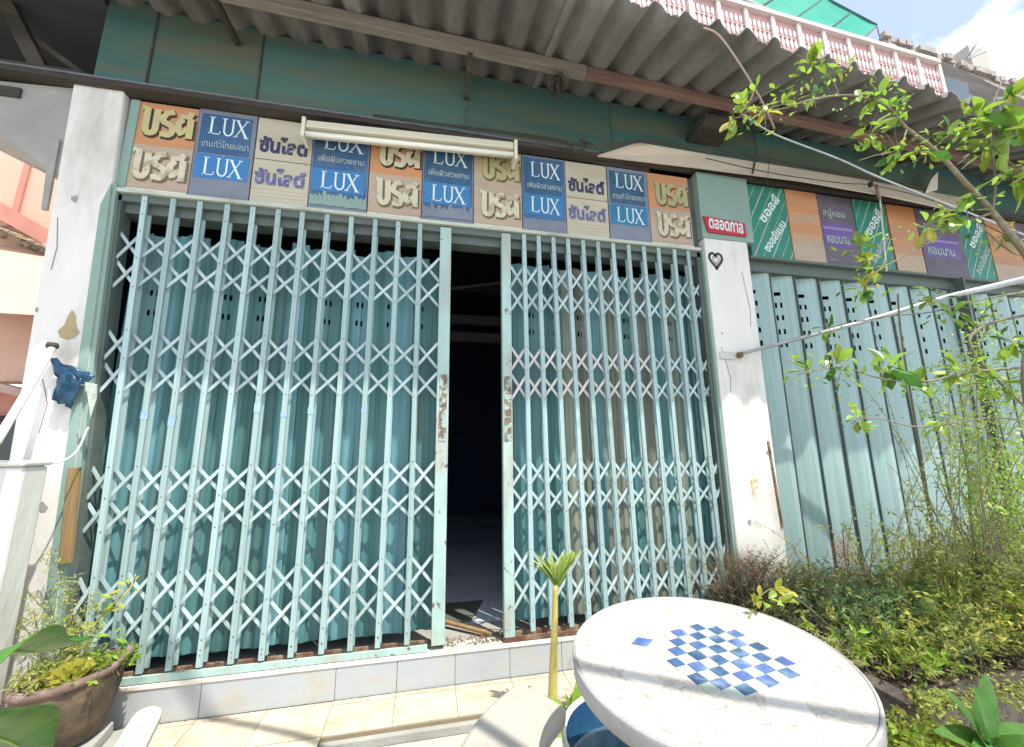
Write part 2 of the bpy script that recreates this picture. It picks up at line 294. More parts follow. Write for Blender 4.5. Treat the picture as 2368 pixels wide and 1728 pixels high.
for c_, k_, s_ in (((-1.925,-.0516,2.62), 7, .022), ((-1.985,-.0516,1.98), 6, .012), ((2.07,-.0566,2.05), 6, .010), ((2.33,-.0566,1.2), 8, .02), ((2.12,-.0566,.75), 7, .018), ((-1.80,-.0516,1.0), 8, .024)):
    part('chip', MB().poly([(c_[0]+s_*rnd.uniform(.5,1.1)*math.cos(-6.283*t/k_), c_[1], c_[2]+s_*rnd.uniform(.6,1.5)*math.sin(-6.283*t/k_)) for t in range(k_)]), mGreyC, pir if c_[0] > 0 else pil)
# batten on left pillar
b0 = (-1.686,-0.064,1.181); b1 = (-1.653,-0.064,0.743)
part('batten', MB().bar(b0, b1, .045, .018), mWood, pil)
# side beam at far left of facade
part('side_beam', MB().poly([(-3.6,-.02,3.27),(-3.6,-.02,3.9),(-3.6,.1,3.9)]) and MB().hexa([(-2.340,-0.020,2.970), (-2.016,-0.020,2.755), (-2.05,.16,2.78), (-2.6,.16,3.05)], [(-2.55,-.02,3.30), (-2.05,-.02,3.33), (-2.05,.16,3.33), (-2.6,.16,3.30)]), mGreyC, sh)
part('side_beam', MB().hexa([(-4.2,-.02,3.6),(-2.462,-.02,3.03),(-2.462,.16,3.03),(-4.2,.16,3.6)], [(-4.2,-.02,3.75),(-2.462,-.02,3.30),(-2.462,.16,3.30),(-4.2,.16,3.75)]), mGreyC, sh)
part('vent', MB().box(-2.9,-2.29,-.032,-.022,3.215,3.275), mDark, sh)
g0 = (-2.092,-0.030,2.875)
part('chase', MB().hexa([(-2.075,-.034,2.55),(-2.05,-.034,2.55),(-2.05,-.02,2.55),(-2.075,-.02,2.55)], [(-2.105,-.034,3.0),(-2.062,-.034,2.98),(-2.062,-.02,2.98),(-2.105,-.02,3.0)]), mGreyC, sh)
# fascia boards
fx = [-2.0,-1.73,-1.125,.205,1.335,2.65,3.95,5.25,6.6]
for i in range(len(fx)-1):
    zt = 4.03-.03*i
    part('fascia_board', MB().box(fx[i]+.002, fx[i+1]-.002, .002+.002*(i % 2), .03, 3.40, zt), mFascia, sh)
    if i: part('cover_strip', MB().box(fx[i]-.006, fx[i]+.006, -.003, .0015, 3.41, zt), mDark if i < 3 else mFascia, sh)
part('rail', MB().box(-2.9, 1.16, -.085, 0, 3.335, 3.362), mDark, sh)
part('rail', MB().box(-2.9, 1.16, -.095, 0, 3.3625, 3.372), mRail, sh)
part('rail', MB().box(-2.9, 6.4, -.045, 0, 3.3725, 3.41), mDark, sh)
part('backing_wall', MB().box(-1.80, 6.4, .012, .12, 2.60, 3.3345), mLintel, sh)
part('recess', MB().box(.62,1.62,-.012,.0118,3.335,3.372), mDark, sh)
part('trim_strip', MB().box(-1.80, 2.0, -.040, .011, 2.700, 2.722), mTrim, sh)
part('lintel', MB().box(-1.79, 2.0, -.02, .0115, 2.655, 2.6995), mLintel, sh)
part('trim_strip', MB().box(2.42, 5.9, -.035, .011, 2.685, 2.705), mLintel, sh)
# room behind
part('room_floor', MB().box(-1.99, 6.2, .301, 4.5, .10, .168), mInFloor, sh)
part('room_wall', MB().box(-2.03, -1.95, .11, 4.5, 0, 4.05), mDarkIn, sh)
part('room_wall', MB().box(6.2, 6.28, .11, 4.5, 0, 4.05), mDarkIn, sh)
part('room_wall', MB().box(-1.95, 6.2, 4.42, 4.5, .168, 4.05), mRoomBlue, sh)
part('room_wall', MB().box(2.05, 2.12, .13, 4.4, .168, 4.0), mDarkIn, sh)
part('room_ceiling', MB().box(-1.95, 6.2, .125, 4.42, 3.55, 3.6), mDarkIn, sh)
part('roof_slab', MB().box(-2.03, 6.28, .16, 4.5, 4.06, 4.14), mGreyC, sh)
for zz in (2.42, 2.25): part('crossbeam', MB().box(-.2, .9, 1.2, 1.27, zz, zz+.09), mDark, sh)
part('sagging_board', MB().hexa([(.1,.6,2.5),(.7,.6,2.62),(.7,1.1,2.7),(.1,1.1,2.7)], [(.1,.6,2.52),(.7,.6,2.64),(.7,1.1,2.72),(.1,1.1,2.72)]), mDark, sh)

# ------------------------------------------------------------ folding gates
def leaf_panel(wd, z0, z1, holes, amp=.006, ribs=3, thin=.0):
    X = {0, wd}; Z = {z0, z1}
    for k in range(1, ribs*4): X.add(wd*k/(ribs*4))
    for hx, hz, hw, hh in holes: X |= {hx-hw/2, hx+hw/2}; Z |= {hz-hh/2, hz+hh/2}
    X = sorted(X); Z = sorted(Z); mb = MB()
    f = lambda x: amp*(1 if (int(x/wd*ribs*4+.01) % 4) in (1, 2) else 0)
    for i in range(len(X)-1):
        for j in range(len(Z)-1):
            cx = (X[i]+X[i+1])/2; cz = (Z[j]+Z[j+1])/2
            if any(abs(cx-h[0]) < h[2]/2 and abs(cz-h[1]) < h[3]/2 for h in holes): continue
            mb.quad((X[i], f(X[i]), Z[j]), (X[i+1], f(X[i+1]), Z[j]), (X[i+1], f(X[i+1]), Z[j+1]), (X[i], f(X[i]), Z[j+1]))
    return mb.mesh('leaf')
unit = MB().box(-.5, .5, -.5, .5, 0, 1).mesh('bar_unit')
um = {}
def unit_bar(name, p0, p1, wd, th, m, parent):
    k = (name, m.name)
    if k not in um:
        um[k] = unit.copy(); um[k].materials.append(m)
    p0 = Vector(p0); p1 = Vector(p1); d = p1-p0; z = d.normalized(); y = Vector((0,1,0)); y = (y-z*y.dot(z)).normalized(); x = y.cross(z)
    Mx = Matrix((( x.x*wd, y.x*th, d.x, p0.x), (x.y*wd, y.y*th, d.y, p0.y), (x.z*wd, y.z*th, d.z, p0.z), (0,0,0,1)))
    return part(name, um[k], None, parent, M=Mx)
BANDS = [(2.315,2.475),(2.145,2.298),(1.745,1.90),(1.563,1.715),(1.027,1.180),(.868,1.008),(.502,.660),(.340,.498)]
def gate(label, tops, bots, jamb, post, leaves, cut=()):
    g = thing('folding_gate', label, 'gate', ((tops[0]+tops[-1])/2, 0, .17))
    zt, zb = 2.695, .218
    P = list(zip(tops, bots))
    at = lambda i, z: Lx[i][1]+(Lx[i][0]-Lx[i][1])*(z-zb)/(zt-zb)
    Lx = P[:]
    for a, b in P:
        j = rnd.uniform(-.0015, .0015)
        unit_bar('picket', (b, -.021, zb), (a, -.021+j, zt), .0270, .012, mPick, g)
        unit_bar('rear_picket', (b+.004, .021, zb+.004), (a+.004, .021, zt-.01), .024, .008, mPick, g)
    if post[0] > P[-1][0]: Lx = [jamb]+P+[(post[0]-post[2]/2, post[1]-post[2]/2)]
    else: Lx = [(post[0]+post[2]/2, post[1]+post[2]/2)]+P+[jamb]
    for i in range(len(Lx)-1):
        for z0, z1 in BANDS:
            z0 += rnd.uniform(-.004, .004); z1 += rnd.uniform(-.004, .004)
            a0, a1, b0, b1 = at(i, z0), at(i, z1), at(i+1, z0), at(i+1, z1)
            ml = mLatW if tops[0] > 0 and i < 9 and 1.5 < z0 < 1.8 else mLat
            unit_bar('lattice_bar', (a0, -.008, z0), (b1, -.008, z1), .0160, .004, ml, g)
            unit_bar('lattice_bar', (a1, .004, z1), (b0, .004, z0), .0160, .004, ml, g)
    po = MB().hexa([(post[1]-post[2]/2,-.03,zb-.02),(post[1]+post[2]/2,-.03,zb-.02),(post[1]+post[2]/2,.02,zb-.02),(post[1]-post[2]/2,.02,zb-.02)],
                   [(post[0]-post[2]/2,-.03,zt-.01),(post[0]+post[2]/2,-.03,zt-.01),(post[0]+post[2]/2,.02,zt-.01),(post[0]-post[2]/2,.02,zt-.01)])
    part('end_post', po, mPost, g, bevel=.004)
    part('jamb_channel', MB().hexa([(jamb[1]-.03,-.02,.18),(jamb[1]+.004,-.02,.18),(jamb[1]+.004,.06,.18),(jamb[1]-.03,.06,.18)], [(jamb[0]-.03,-.02,2.69),(jamb[0]+.004,-.02,2.69),(jamb[0]+.004,.06,2.69),(jamb[0]-.03,.06,2.69)]), mLintel, g)
    rv_ = MB()
    for i, (a, b) in enumerate(P):
        for z0, z1 in BANDS:
            for z in ((z0, z1) if z1 in (2.475, 1.90, 1.180, .660) else (z0,)):
                x = b+(a-b)*(z-zb)/(zt-zb)+rnd.uniform(-.002, .002); rv_.lathe([(0, 0), (.0042, 0)], (x, -.0277, z), 6, Matrix.Rotation(R(90), 4, 'X'))
        for z in (2.66, 2.58, .27, .245+rnd.uniform(0, .05)):
            x = b+(a-b)*(z-zb)/(zt-zb); rv_.lathe([(0, 0), (.004, 0)], (x, -.0277, z), 6, Matrix.Rotation(R(90), 4, 'X'))
    part('rivets', rv_, mRust, g, kind='stuff')
    # steel leaves behind, folded like a screen
    x0, x1, n = leaves; wd = (x1-x0)/n
    for k in range(n):
        hw = .013; holes = []
        if 0 < k < n-1:
            hc = [wd*.5-.014, wd*.5+.014] if k % 2 else []
            for hz in (2.035, 2.155): holes += [(h, hz, hw, .034) for h in hc]
        zt_ = 2.50+rnd.uniform(-.02, .045)
        lean = rnd.uniform(.006, .018)*(1 if k % 2 else -1)
        me = leaf_panel(math.hypot(wd, 2*lean)*1.0, .235, zt_, holes, amp=.005, ribs=2)
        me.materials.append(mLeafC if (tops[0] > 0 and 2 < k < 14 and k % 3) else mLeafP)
        part('steel_leaf', me, None, g, M=Matrix.Translation((x0+wd*k+(jamb[1]-jamb[0])*0, .088-lean, 0)) @ Matrix.Rotation(math.atan2(2*lean, wd), 4, 'Z'))
    return g
LT = [-1.618,-1.475,-1.339,-1.197,-1.061,-.922,-.787,-.646,-.503,-.36,-.22,-.083]
LBt = [-1.540,-1.430,-1.312,-1.191,-1.062,-.924,-.787,-.652,-.507,-.367,-.229,-.079]
RT = [.612,.715,.822,.928,1.041,1.154,1.271,1.391,1.513,1.632,1.761,1.878]
RBt = [.626,.742,.861,.972,1.083,1.195,1.305,1.418,1.541,1.655,1.775,1.905]
gl = gate('wide left-hand folding gate of pale teal scissor bars with pickets spread far apart', LT, LBt, (-1.735, -1.615), (.083, .087, .072), (-1.70, .075, 19))
gr = gate('right-hand folding gate with pickets closer together, behind the round table', RT, RBt, (1.985, 1.985), (.486, .487, .062), (.55, 1.97, 16))
part('floor_track', MB().box(-1.66, .03, -.032, -.018, .1765, .208), mPost, gl)
part('floor_track', MB().box(-1.66, .03, .03, .045, .1765, .205), mRust, gl)
part('head_rail', MB().box(-1.78, .13, .03, .05, 2.62, 2.69), mLintel, gl)
part('head_rail', MB().box(.44, 1.99, .03, .05, 2.62, 2.69), mLintel, gr)
part('floor_track', MB().box(.45, 2.0, -.030, -.018, .1765, .200), mRust, gr)
part('floor_track', MB().box(.45, 2.0, .03, .045, .1765, .203), mRust, gr)
for i in range(1, 10):
    for z, m_, h_ in ((1.44, mTape, .05), (1.385, mInkW, .07)):
        if i in (3, 4, 8) or m_ is not mTape: continue
        z += rnd.uniform(-.05,.05); h_ *= rnd.uniform(.5, 1.2)
        xx = LBt[i]+(LT[i]-LBt[i])*(z-.218)/2.48; part('tape_band', MB().box(xx-.0160, xx+.0160, -.0285, -.0135, z-h_/2, z+h_/2), m_, gl)
for dx, p in ((.087, gl), (.487, gr)):
    part('latch_plate', MB().box(dx-.022, dx+.022, -.0335, -.0302, 1.30, 1.70), mPeel, p)
# loose debris on the threshold
db = MB()
for i in range(900):
    x = rnd.uniform(-1.6, 2.0) if i > 260 else rnd.uniform(.0, .62); y = rnd.uniform(-.015, .11); s = rnd.uniform(.003, .011); a = rnd.uniform(0, 3)
    z = .177; c, d = math.cos(a)*s, math.sin(a)*s*.5
    db.hexa([(x-c,y-d,z),(x+d,y-c*.4,z),(x+c,y+d,z),(x-d,y+c*.4,z)], [(x-c*.6,y-d*.6,z+s*rnd.uniform(.3,1.2)),(x+d*.6,y-c*.3,z+s*.6),(x+c*.6,y+d*.6,z+s*rnd.uniform(.3,1.2)),(x-d*.6,y+c*.3,z+s*.5)])
setp(part('rubble', db, mRust), label='brown crumbs of rust and rubble along the gate threshold', cat='debris', kind='stuff')
part_s = thing('threshold_stick', 'split brown wood stick lying across the open doorway sill', 'stick', (.2, .1, .18))
part('stick', MB().bar((.10,.30,.20),(.40,.06,.19),.03,.014,(0,0,1)), mWood, part_s)
bd = thing('floor_board', 'dark board lying on the floor just inside the open doorway', 'board', (.22, .45, .17))
part('board', MB().hexa([(.02,.30,.1695),(.30,.30,.1695),(.42,.62,.1695),(.02,.62,.1695)], [(.02,.30,.182),(.30,.30,.182),(.42,.62,.182),(.02,.62,.182)]), mat('grey_green_board', (.10,.11,.09), rough=.6), bd)

# ------------------------------------------------------------ right bay shutter
rs = thing('steel_shutter', 'long pale teal steel shutter with rows of slots, right of the white pillar', 'shutter', (4.1, .1, .17))
hl = []
for hz in (2.03, 2.135, 2.25, 2.355): hl += [(.075, hz, .016, .042), (.112, hz, .016, .042)]
hl += [(.093, 2.45, .045, .03)]
X = [0, .03, .045, .067, .083, .093, .104, .12, .15, .165, .190, .236]
def shut_mesh():
    xs = sorted({0,.035,.067,.083,.0705,.1155,.104,.12,.155,.190,.228,.236}); zs = {.20, 2.60}
    for h in hl: zs |= {h[1]-h[3]/2, h[1]+h[3]/2}
    zs = sorted(zs); mb = MB()
    def f(x): return .030-.070*x/.19 if x <= .19 else (-.040 if x <= .228 else .030)
    for i in range(len(xs)-1):
        for j in range(len(zs)-1):
            cx = (xs[i]+xs[i+1])/2; cz = (zs[j]+zs[j+1])/2
            if any(abs(cx-h[0]) < h[2]/2 and abs(cz-h[1]) < h[3]/2 for h in hl): continue
            mb.quad((xs[i], f(xs[i]), zs[j]), (xs[i+1], f(xs[i+1]), zs[j]), (xs[i+1], f(xs[i+1]), zs[j+1]), (xs[i], f(xs[i]), zs[j+1]))
    pass
    return mb.mesh('shutter_leaf')
sm = shut_mesh(); sm.materials.append(mShut)
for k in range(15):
    part('shade_strip', MB().box(2.40+.2385*k-.0075, 2.40+.2385*k-.0005, .022, .10, .2, 2.6), mLintel, rs)  # dark strip stands in for the shade line between leaves
    part('shutter_leaf', sm, None, rs, M=Matrix.Translation((2.40+.2385*k, .075, 0)) @ Matrix.Rotation(R(rnd.uniform(-2.5, 2.5)), 4, 'Z'))
part('mullion', MB().box(4.553, 4.572, -.07, .0, .17, 2.684), mLintel, rs)
part('shutter_back', MB().box(2.39, 6.1, .135, .142, .2, 1.9), mLeafP, rs)
part('floor_track', MB().box(2.4, 6.1, .02, .12, .166, .198), mRust, rs)
sb = part('end_post', MB().box(2.386, 2.402, -.03, .10, .17, 2.684), mTrim, rs)

# ------------------------------------------------------------ signs
def text_mesh(s, size, bold=0.0, shear=0.0, narrow=1.0):
    cu = bpy.data.curves.new('lettering', 'FONT'); cu.body = s; cu.size = size; cu.offset = bold; cu.extrude = .0005; cu.shear = shear
    cu.align_x = 'CENTER'; cu.align_y = 'CENTER'; cu.resolution_u = 3
    o = bpy.data.objects.new('t', cu); COL.objects.link(o)
    dg = bpy.context.evaluated_depsgraph_get(); me = bpy.data.meshes.new_from_object(o.evaluated_get(dg)); 
    bpy.data.objects.remove(o); return me
def lettering(s, x, z, y, width, height, m, parent, bold=0.0, rot=0, label=None):
    me = text_mesh(s, .1, bold); xs = [v.co.x for v in me.vertices]; zs = [v.co.y for v in me.vertices]
    if not xs: return
    cx = (min(xs)+max(xs))/2; cy = (min(zs)+max(zs))/2; kx = width/(max(xs)-min(xs)); ky = height/(max(zs)-min(zs))
    me.materials.clear(); me.materials.append(m)
    Mx = Matrix.Translation((x, y, z)) @ Matrix.Rotation(rot, 4, 'Y') @ Matrix.Rotation(R(90), 4, 'X') @ Matrix.Diagonal((kx, ky, 1, 1)) @ Matrix.Translation((-cx, -cy, 0))
    return part('lettering', me, None, parent, M=Mx, label=label)
def arc(cx, cz, rx, rz, a0, a1, n=10):
    return [(cx+rx*math.cos(R(a0+(a1-a0)*i/n)), cz+rz*math.sin(R(a0+(a1-a0)*i/n))) for i in range(n+1)]
# heavy loopless Thai letters that look like "usa"
def brs(x0, z0, wd, ht, y, ink, shadow, parent, jitter=0):
    G = [[(.03,1.0),(.13,1.0),(.13,.35)]+arc(.22,.30,.09,.20,180,360,8)+[(.31,1.0)],
         [(.62,.97),(.48,.90)]+arc(.49,.68,.07,.14,120,260,6)+arc(.53,.30,.09,.20,60,-120,8)+[(.40,.12)],
         [(.94,1.04),(.90,.86),(.76,.84)]+arc(.80,.50,.09,.20,110,270,6)+[(.88,.42)], [(.80,.16),(.72,.36)], [(.93,.80),(.93,.06)]]
    a = MB(); b = MB()
    for g0 in G:
        g = [(px+rnd.uniform(-1,1)*jitter, pz+rnd.uniform(-1,1)*jitter) for px, pz in g0]
        k_ = G.index(g0)*.00025; a.stroke(g, wd*.125, (x0, z0), wd, ht, y-.0024-k_); b.stroke(g, wd*.165, (x0+wd*.022, z0-ht*.05), wd, ht, y-.0006-k_)
    part('letter_shadow', b, shadow, parent); part('lettering', a, ink, parent)
def lux(x0, z0, wd, ht, y, parent, ink):
    a = MB(); o = (x0, z0)
    t = wd*.055; th = wd*.028
    a.stroke([(.08,1),(.08,0)], t, o, wd, ht, y); a.stroke([(.02,1),(.16,1)], th, o, wd, ht, y); a.stroke([(.02,.02),(.28,.02),(.31,.2)], th, o, wd, ht, y)
    a.stroke([(.40,1)]+arc(.51,.30,.11,.30,180,360,8)+[(.62,1)], t*.85, o, wd, ht, y-.0003); a.stroke([(.34,1),(.46,1)], th, o, wd, ht, y); a.stroke([(.57,1),(.67,1)], th, o, wd, ht, y)
    a.stroke([(.72,1),(.98,-.04)], t*1.1, o, wd, ht, y-.0005); a.stroke([(.97,1),(.70,0)], th, o, wd, ht, y); a.stroke([(.68,1),(.78,1)], th, o, wd, ht, y); a.stroke([(.91,1),(1.02,1)], th, o, wd, ht, y)
    a.stroke([(.65,0),(.76,0)], th, o, wd, ht, y); a.stroke([(.92,-.03),(1.04,-.03)], th, o, wd, ht, y)
    part('lettering', a, ink, parent)
SX = [-1.765,-1.418,-1.095,-.768,-.418,-.080,.263,.606,.930,1.257,1.590,1.945]
kinds = ['B','L','S','L','B','L','B','L','S','L','B']
labs = ['orange advert panel with yellow letters, touching the left pillar',
 'slate and bright blue LUX panel, second from the left in the sign row',
 'cream panel with navy Thai lettering, left of the lamp housing',
 'blue LUX panel just under the left end of the lamp housing',
 'orange panel with cream letters under the middle of the lamp housing',
 'deep blue LUX panel with a torn dark lower edge, sixth in the sign row',
 'beige panel with olive letters under the right end of the lamp housing',
 'blue LUX panel above the right-hand gate post, just right of the lamp housing',
 'cream panel with black and violet Thai lettering, ninth in the sign row',
 'slate blue LUX panel between the last cream and last orange panels',
 'orange panel with faded olive letters at the right end of the left sign row']
for i, kd in enumerate(kinds):
    x0, x1 = SX[i]+.003, SX[i+1]-.003; wd = x1-x0; z0, z1 = 2.727, 3.322 if i != 0 else 3.315; y = -.012-.004*(i % 2); zm = 3.035
    pn = thing('advert_panel', labs[i], 'sign', ((x0+x1)/2, y, z0), group='advert panels above the folding gates')
    base = {'B': mOrange if i in (0, 4, 10) else mBeige, 'L': mSlate, 'S': mCream}[kd]
    part('board', MB().box(x0, x1, y, .0115, z0, z1), base, pn)
    f = y-.0015
    if kd == 'B':
        part('print_patch', MB().box(x0, x1, f, y-.0003, z0, zm-.005), mBeige if i else mBeige, pn)
        part('edge_strip', MB().box(x0, x1, f-.003, y-.0002, z0-.002, z0+.016), mNose, pn)
        if i == 0: part('edge_strip', MB().box(x0-.01, x0+.035, f-.006, y-.0002, z0, z1), mTealWall, pn)
        hi, lo = (mInkYel, mInkYelF) if i != 4 else (mInkYelF, mInkYelF)
        if i in (6, 10): hi = mat('print_olive_ink', (.38,.36,.20), dirt=(.25,.22,.12), damt=.6, ds=14); 
        zsh = .0 if i < 10 else -.03
        brs(x0+wd*.12, zm+.055+zsh, wd*.84, .185, f, hi, mInkBlk if i < 6 else mat('print_olive_shadow', (.12,.10,.04)), pn)
        brs(x0+wd*.10, z0+.075, wd*.84, .185, f-.002, lo, mat('print_brown_shadow', (.16,.12,.07)), pn, .008)
    elif kd == 'L':
        part('print_patch', MB().box(x0+wd*.05, x1-wd*.08, f, y-.0003, zm-.01, z1-.03), mBlue, pn)
        part('print_patch', MB().box(x0+wd*.03, x1-wd*.06, f-.0004, y-.0003, z0+.13, zm-.02), mBlueHi, pn)
        if i in (3, 5, 7): part('print_patch', MB().box(x0+wd*.02, x1-wd*.02, f+.0006, y-.0002, z0+.10, z1-.015), mBlue, pn)
        lux(x0+wd*.18, zm+.12, wd*.68, .115, f-.002, pn, mInkW)
        lettering('เทนทัวไทยบณา' if i in (1, 9) else 'เพื่อผิวสวยงาม', (x0+x1)/2+wd*.01, zm+.055, f-.002, wd*.80, .05, mInkPale, pn, .0012)
        lux(x0+wd*.17, z0+.15, wd*.66, .115, f-.002, pn, mInkW)
        if i in (5, 3):
            tb = MB()
            for k in range(14):
                xx = x0+wd*(k+.2)/14.5; tb.poly([(xx, f-.003, z0+.02+rnd.uniform(0, .02)), (xx+wd/11, f-.004, z0+.03), (xx+wd/12, f-.008, z0+.10+rnd.uniform(-.02, .03)), (xx+.004, f-.004, z0+.12+rnd.uniform(-.04, .01))])
            part('torn_paper', tb, mSlate if i == 5 else mTealWall, pn, label='crumpled torn lower edge')
    else:
        lettering('ซันไลต์', (x0+x1)/2, zm+.105, f-.0008, wd*.88, .12, mInkNavy, pn, .0045)
        lettering('ซันไลต์', (x0+x1)/2-wd*.01, z0+.19, f-.0008, wd*.90, .12, mInkFade if i == 8 else mInkFade, pn, .0045)
        part('groove', MB().box(x0, x1, f+.0005, y-.0003, zm-.006, zm-.002), mDark, pn)
        part('edge_strip', MB().box(x0, x1, f-.002, y-.0002, z0-.002, z0+.012), mNose, pn)
        for k in range(3): part('groove', MB().box(x0+.01, x1-.01, f+.0005, y-.0003, z0+.05+.024*k, z0+.0515+.024*k), mBeige, pn)
# right bay panels
def slant(mb, x0, x1, z0, z1, xa, wd, y, lean=.55):
    """diagonal band clipped to the panel"""
    n = 14
    for k in range(n):
        za = z0+(z1-z0)*k/n; zb = z0+(z1-z0)*(k+1)/n
        p = [(xa+(za-z0)*lean, za), (xa+wd+(za-z0)*lean, za), (xa+wd+(zb-z0)*lean, zb), (xa+(zb-z0)*lean, zb)]
        p = [(min(max(a, x0), x1), b) for a, b in p]
        if abs(p[0][0]-p[1][0])+abs(p[2][0]-p[3][0]) > 1e-4: mb.quad(*[(a, y, b) for a, b in p])
RX = [(2.460,2.850,'G'),(2.856,3.170,'O'),(3.176,3.545,'P'),(3.551,3.90,'G'),(3.93,4.25,'O'),(4.256,4.76,'P'),(4.766,5.10,'G'),(5.106,5.50,'O'),(5.506,6.1,'D')]
rl = ['green panel with white diagonal Thai lettering beside the plain teal wall, above the shutter','orange panel with a faint ladder print, second panel above the shutter','dark panel with a purple band and white scribbles, above the shutter','green panel with diagonal lettering left of the thin white rod','plain orange panel just right of the thin white rod','dusky panel with a small purple patch above the shutter, half behind the branch','green panel deep among the branches above the shutter','orange panel among the branches near the right edge','dark grey panel at the right end of the sign row']
for i, (x0, x1, kd) in enumerate(RX):
    wd = x1-x0; y = -.012-.004*(i % 2); z0, z1 = 2.71, 3.35; f = y-.0015
    pn = thing('advert_panel', rl[i], 'sign', ((x0+x1)/2, y, z0), group='advert panels above the long shutter')
    part('board', MB().box(x0, x1, y, .0115, z0, z1), {'G': mPGreen, 'O': mOrange, 'P': mPDark, 'D': mPDark}[kd], pn)
    if kd == 'G':
        for k in range(9):
            s1 = MB(); slant(s1, x0, x1, z0, z1, x0-.33+k*.085, .006 if k % 2 else .012, f)
            if s1.f: part('diagonal_stripe', s1, mInkPale, pn)
        lettering('ซอลส์', x0+wd*.55, z1-.20, f-.001, .30, .085, mInkW, pn, .003, rot=-R(52))
        lettering('ซอลส์แบบ', x0+wd*.60, z0+.20, f-.001, .34, .075, mInkW if i == 0 else mInkPale, pn, .003, rot=-R(52))
    elif kd == 'O':
        part('print_patch', MB().box(x0, x1, f+.0006, y-.0003, z0, z0+.17), mBeige, pn)
        for k in range(13):
            xx = x0+.03+(wd-.06)*k/12
            part('print_bar', MB().box(xx-.003, xx+.003, f, y-.0002, z0+.33, z0+.44), mBeige if i > 1 else mCream, pn)
            part('print_bar', MB().box(xx-.004, xx+.004, f, y-.0002, z0+.17, z0+.245), mBeige if i > 1 else mCream, pn)
    elif kd == 'P':
        part('print_patch', MB().box(x0+wd*.05, x1-wd*.12, f+.0006, y-.0003, z0+.17, z0+.38), mPPurple, pn)
        part('highlight_band', MB().box(x0+wd*.05, x1-wd*.12, f-.001, y-.0003, z0+.32, z0+.345), mat('print_lilac', (.26,.2,.42)), pn)
        lettering('สบู่หอม', x0+wd*.42, z0+.47, f-.001, wd*.62, .10, mInkPale, pn, .002)
        lettering('หอมนาน', x0+wd*.42, z0+.23, f-.002, wd*.62, .07, mInkPale, pn, .002)
rod = setp(part('hanging_rod', MB().tube([(3.716,-0.120,3.364), (3.658,-0.100,2.647)], .006, .006, 6), mNose), 'thin white rod hanging down in front of the panels above the shutter', 'rod')
# red sign and heart
rsn = thing('red_sign', 'small red sign with white Thai lettering above the white pillar between the two shopfronts', 'sign', (2.2, -.06, 2.82))
pts = [(2.005,2.88),(2.02,2.985),(2.10,2.985),(2.37,2.96),(2.385,2.85),(2.05,2.855)]
rp = MB().hexa([(2.045,-.066,2.845),(2.38,-.066,2.842),(2.38,-.0515,2.842),(2.045,-.0515,2.845)], [(2.01,-.066,2.975),(2.375,-.066,2.955),(2.375,-.0515,2.955),(2.01,-.0515,2.975)])
part('sign_board', rp, mRed, rsn, bevel=.004)
lettering('ตลอดกาล', 2.20, 2.91, -.0675, .30, .085, mInkW, rsn, .003, rot=R(3))
hh = thing('heart_sticker', 'dark heart-shaped sticker near the top of the right white pillar', 'sticker', (2.12, -.056, 2.64))
hp = [(.052*math.sin(t)**3*1.05, .070*(13*math.cos(t)-5*math.cos(2*t)-2*math.cos(3*t)-math.cos(4*t))/16) for t in [i*math.pi/15 for i in range(31)]]
part('heart_outline', MB().stroke(hp, .021, (2.085, 2.625), 1, 1, -.0565), mInkBlk, hh)
hp2 = [(a*.5, b*.5) for a, b in hp]
part('heart_scroll', MB().stroke(hp2, .008, (2.085, 2.625), 1, 1, -.0568), mat('grey_ink', (.2,.2,.2)), hh)

# ------------------------------------------------------------ lamp, valance, conduits
lp = thing('fluorescent_lamp', 'long cream fluorescent lamp fitting mounted above the left sign row', 'lamp', (-.1, -.1, 3.3))
part('housing', MB().hexa([(-.775,-.155,3.187),(.520,-.155,3.247),(.520,-.045,3.247),(-.775,-.045,3.187)], [(-.775,-.14,3.245),(.520,-.14,3.305),(.520,-.045,3.305),(-.775,-.045,3.245)]), mLampW, lp, bevel=.006)
part('end_cap', MB().box(.5225,.545,-.158,-.045,3.165,3.312), mLampW, lp, bevel=.003)
part('end_cap', MB().box(-.798,-.7775,-.158,-.045,3.118,3.250), mLampW, lp, bevel=.003)
part('tube', MB().tube([(-.775,-.135,3.150),(.520,-.135,3.210)], .0165, .0165, 12), mTube, lp, smooth=True)
va = MB(); top = [(1.50,-.075,3.515),(2.1,-.075,3.505),(2.9,-.08,3.50),(3.7,-.085,3.49),(4.75,-.09,3.46)]; bot = [(1.16,-.05,3.365),(2.1,-.10,3.352),(2.9,-.14,3.335),(3.7,-.17,3.29),(4.45,-.19,3.225)]
for i in range(4): va.quad(bot[i], bot[i+1], top[i+1], top[i])
vt = thing('valance_board', 'cream board leaning out under the teal boards, above the right shopfront signs', 'board', (2.9, -.1, 3.36))
part('board', va, mVal, vt, solid=.008)
part('crack', MB().bar((2.455,-.118,3.36), (2.53,-.087,3.50), .006, .006), mCable, vt)
part('white_flap', MB().hexa([(4.221,-0.130,3.411), (4.382,-0.130,3.468), (4.439,-0.100,3.496), (4.275,-0.100,3.439)], [(4.342,-0.130,3.575), (4.439,-0.130,3.657), (4.496,-0.100,3.688), (4.398,-0.100,3.604)]), mWhite, vt)
cb = thing('wire', 'loose brown electric wires strung along the foot of the teal boards above the left signs', 'wire', (1, -.1, 3.4))
P = [(-.4,-.09,3.39),(.2,-.1,3.395),(.75,-.1,3.41),(1.0,-.12,3.38),(1.2,-.11,3.41),(1.6,-.1,3.52),(2.1,-.1,3.52),(2.5,-.1,3.53),(3.2,-.1,3.51),(4.3,-.12,3.47)]
part('strand', MB().tube(smooth_line(P), .009, .009, 5), mDark, cb)
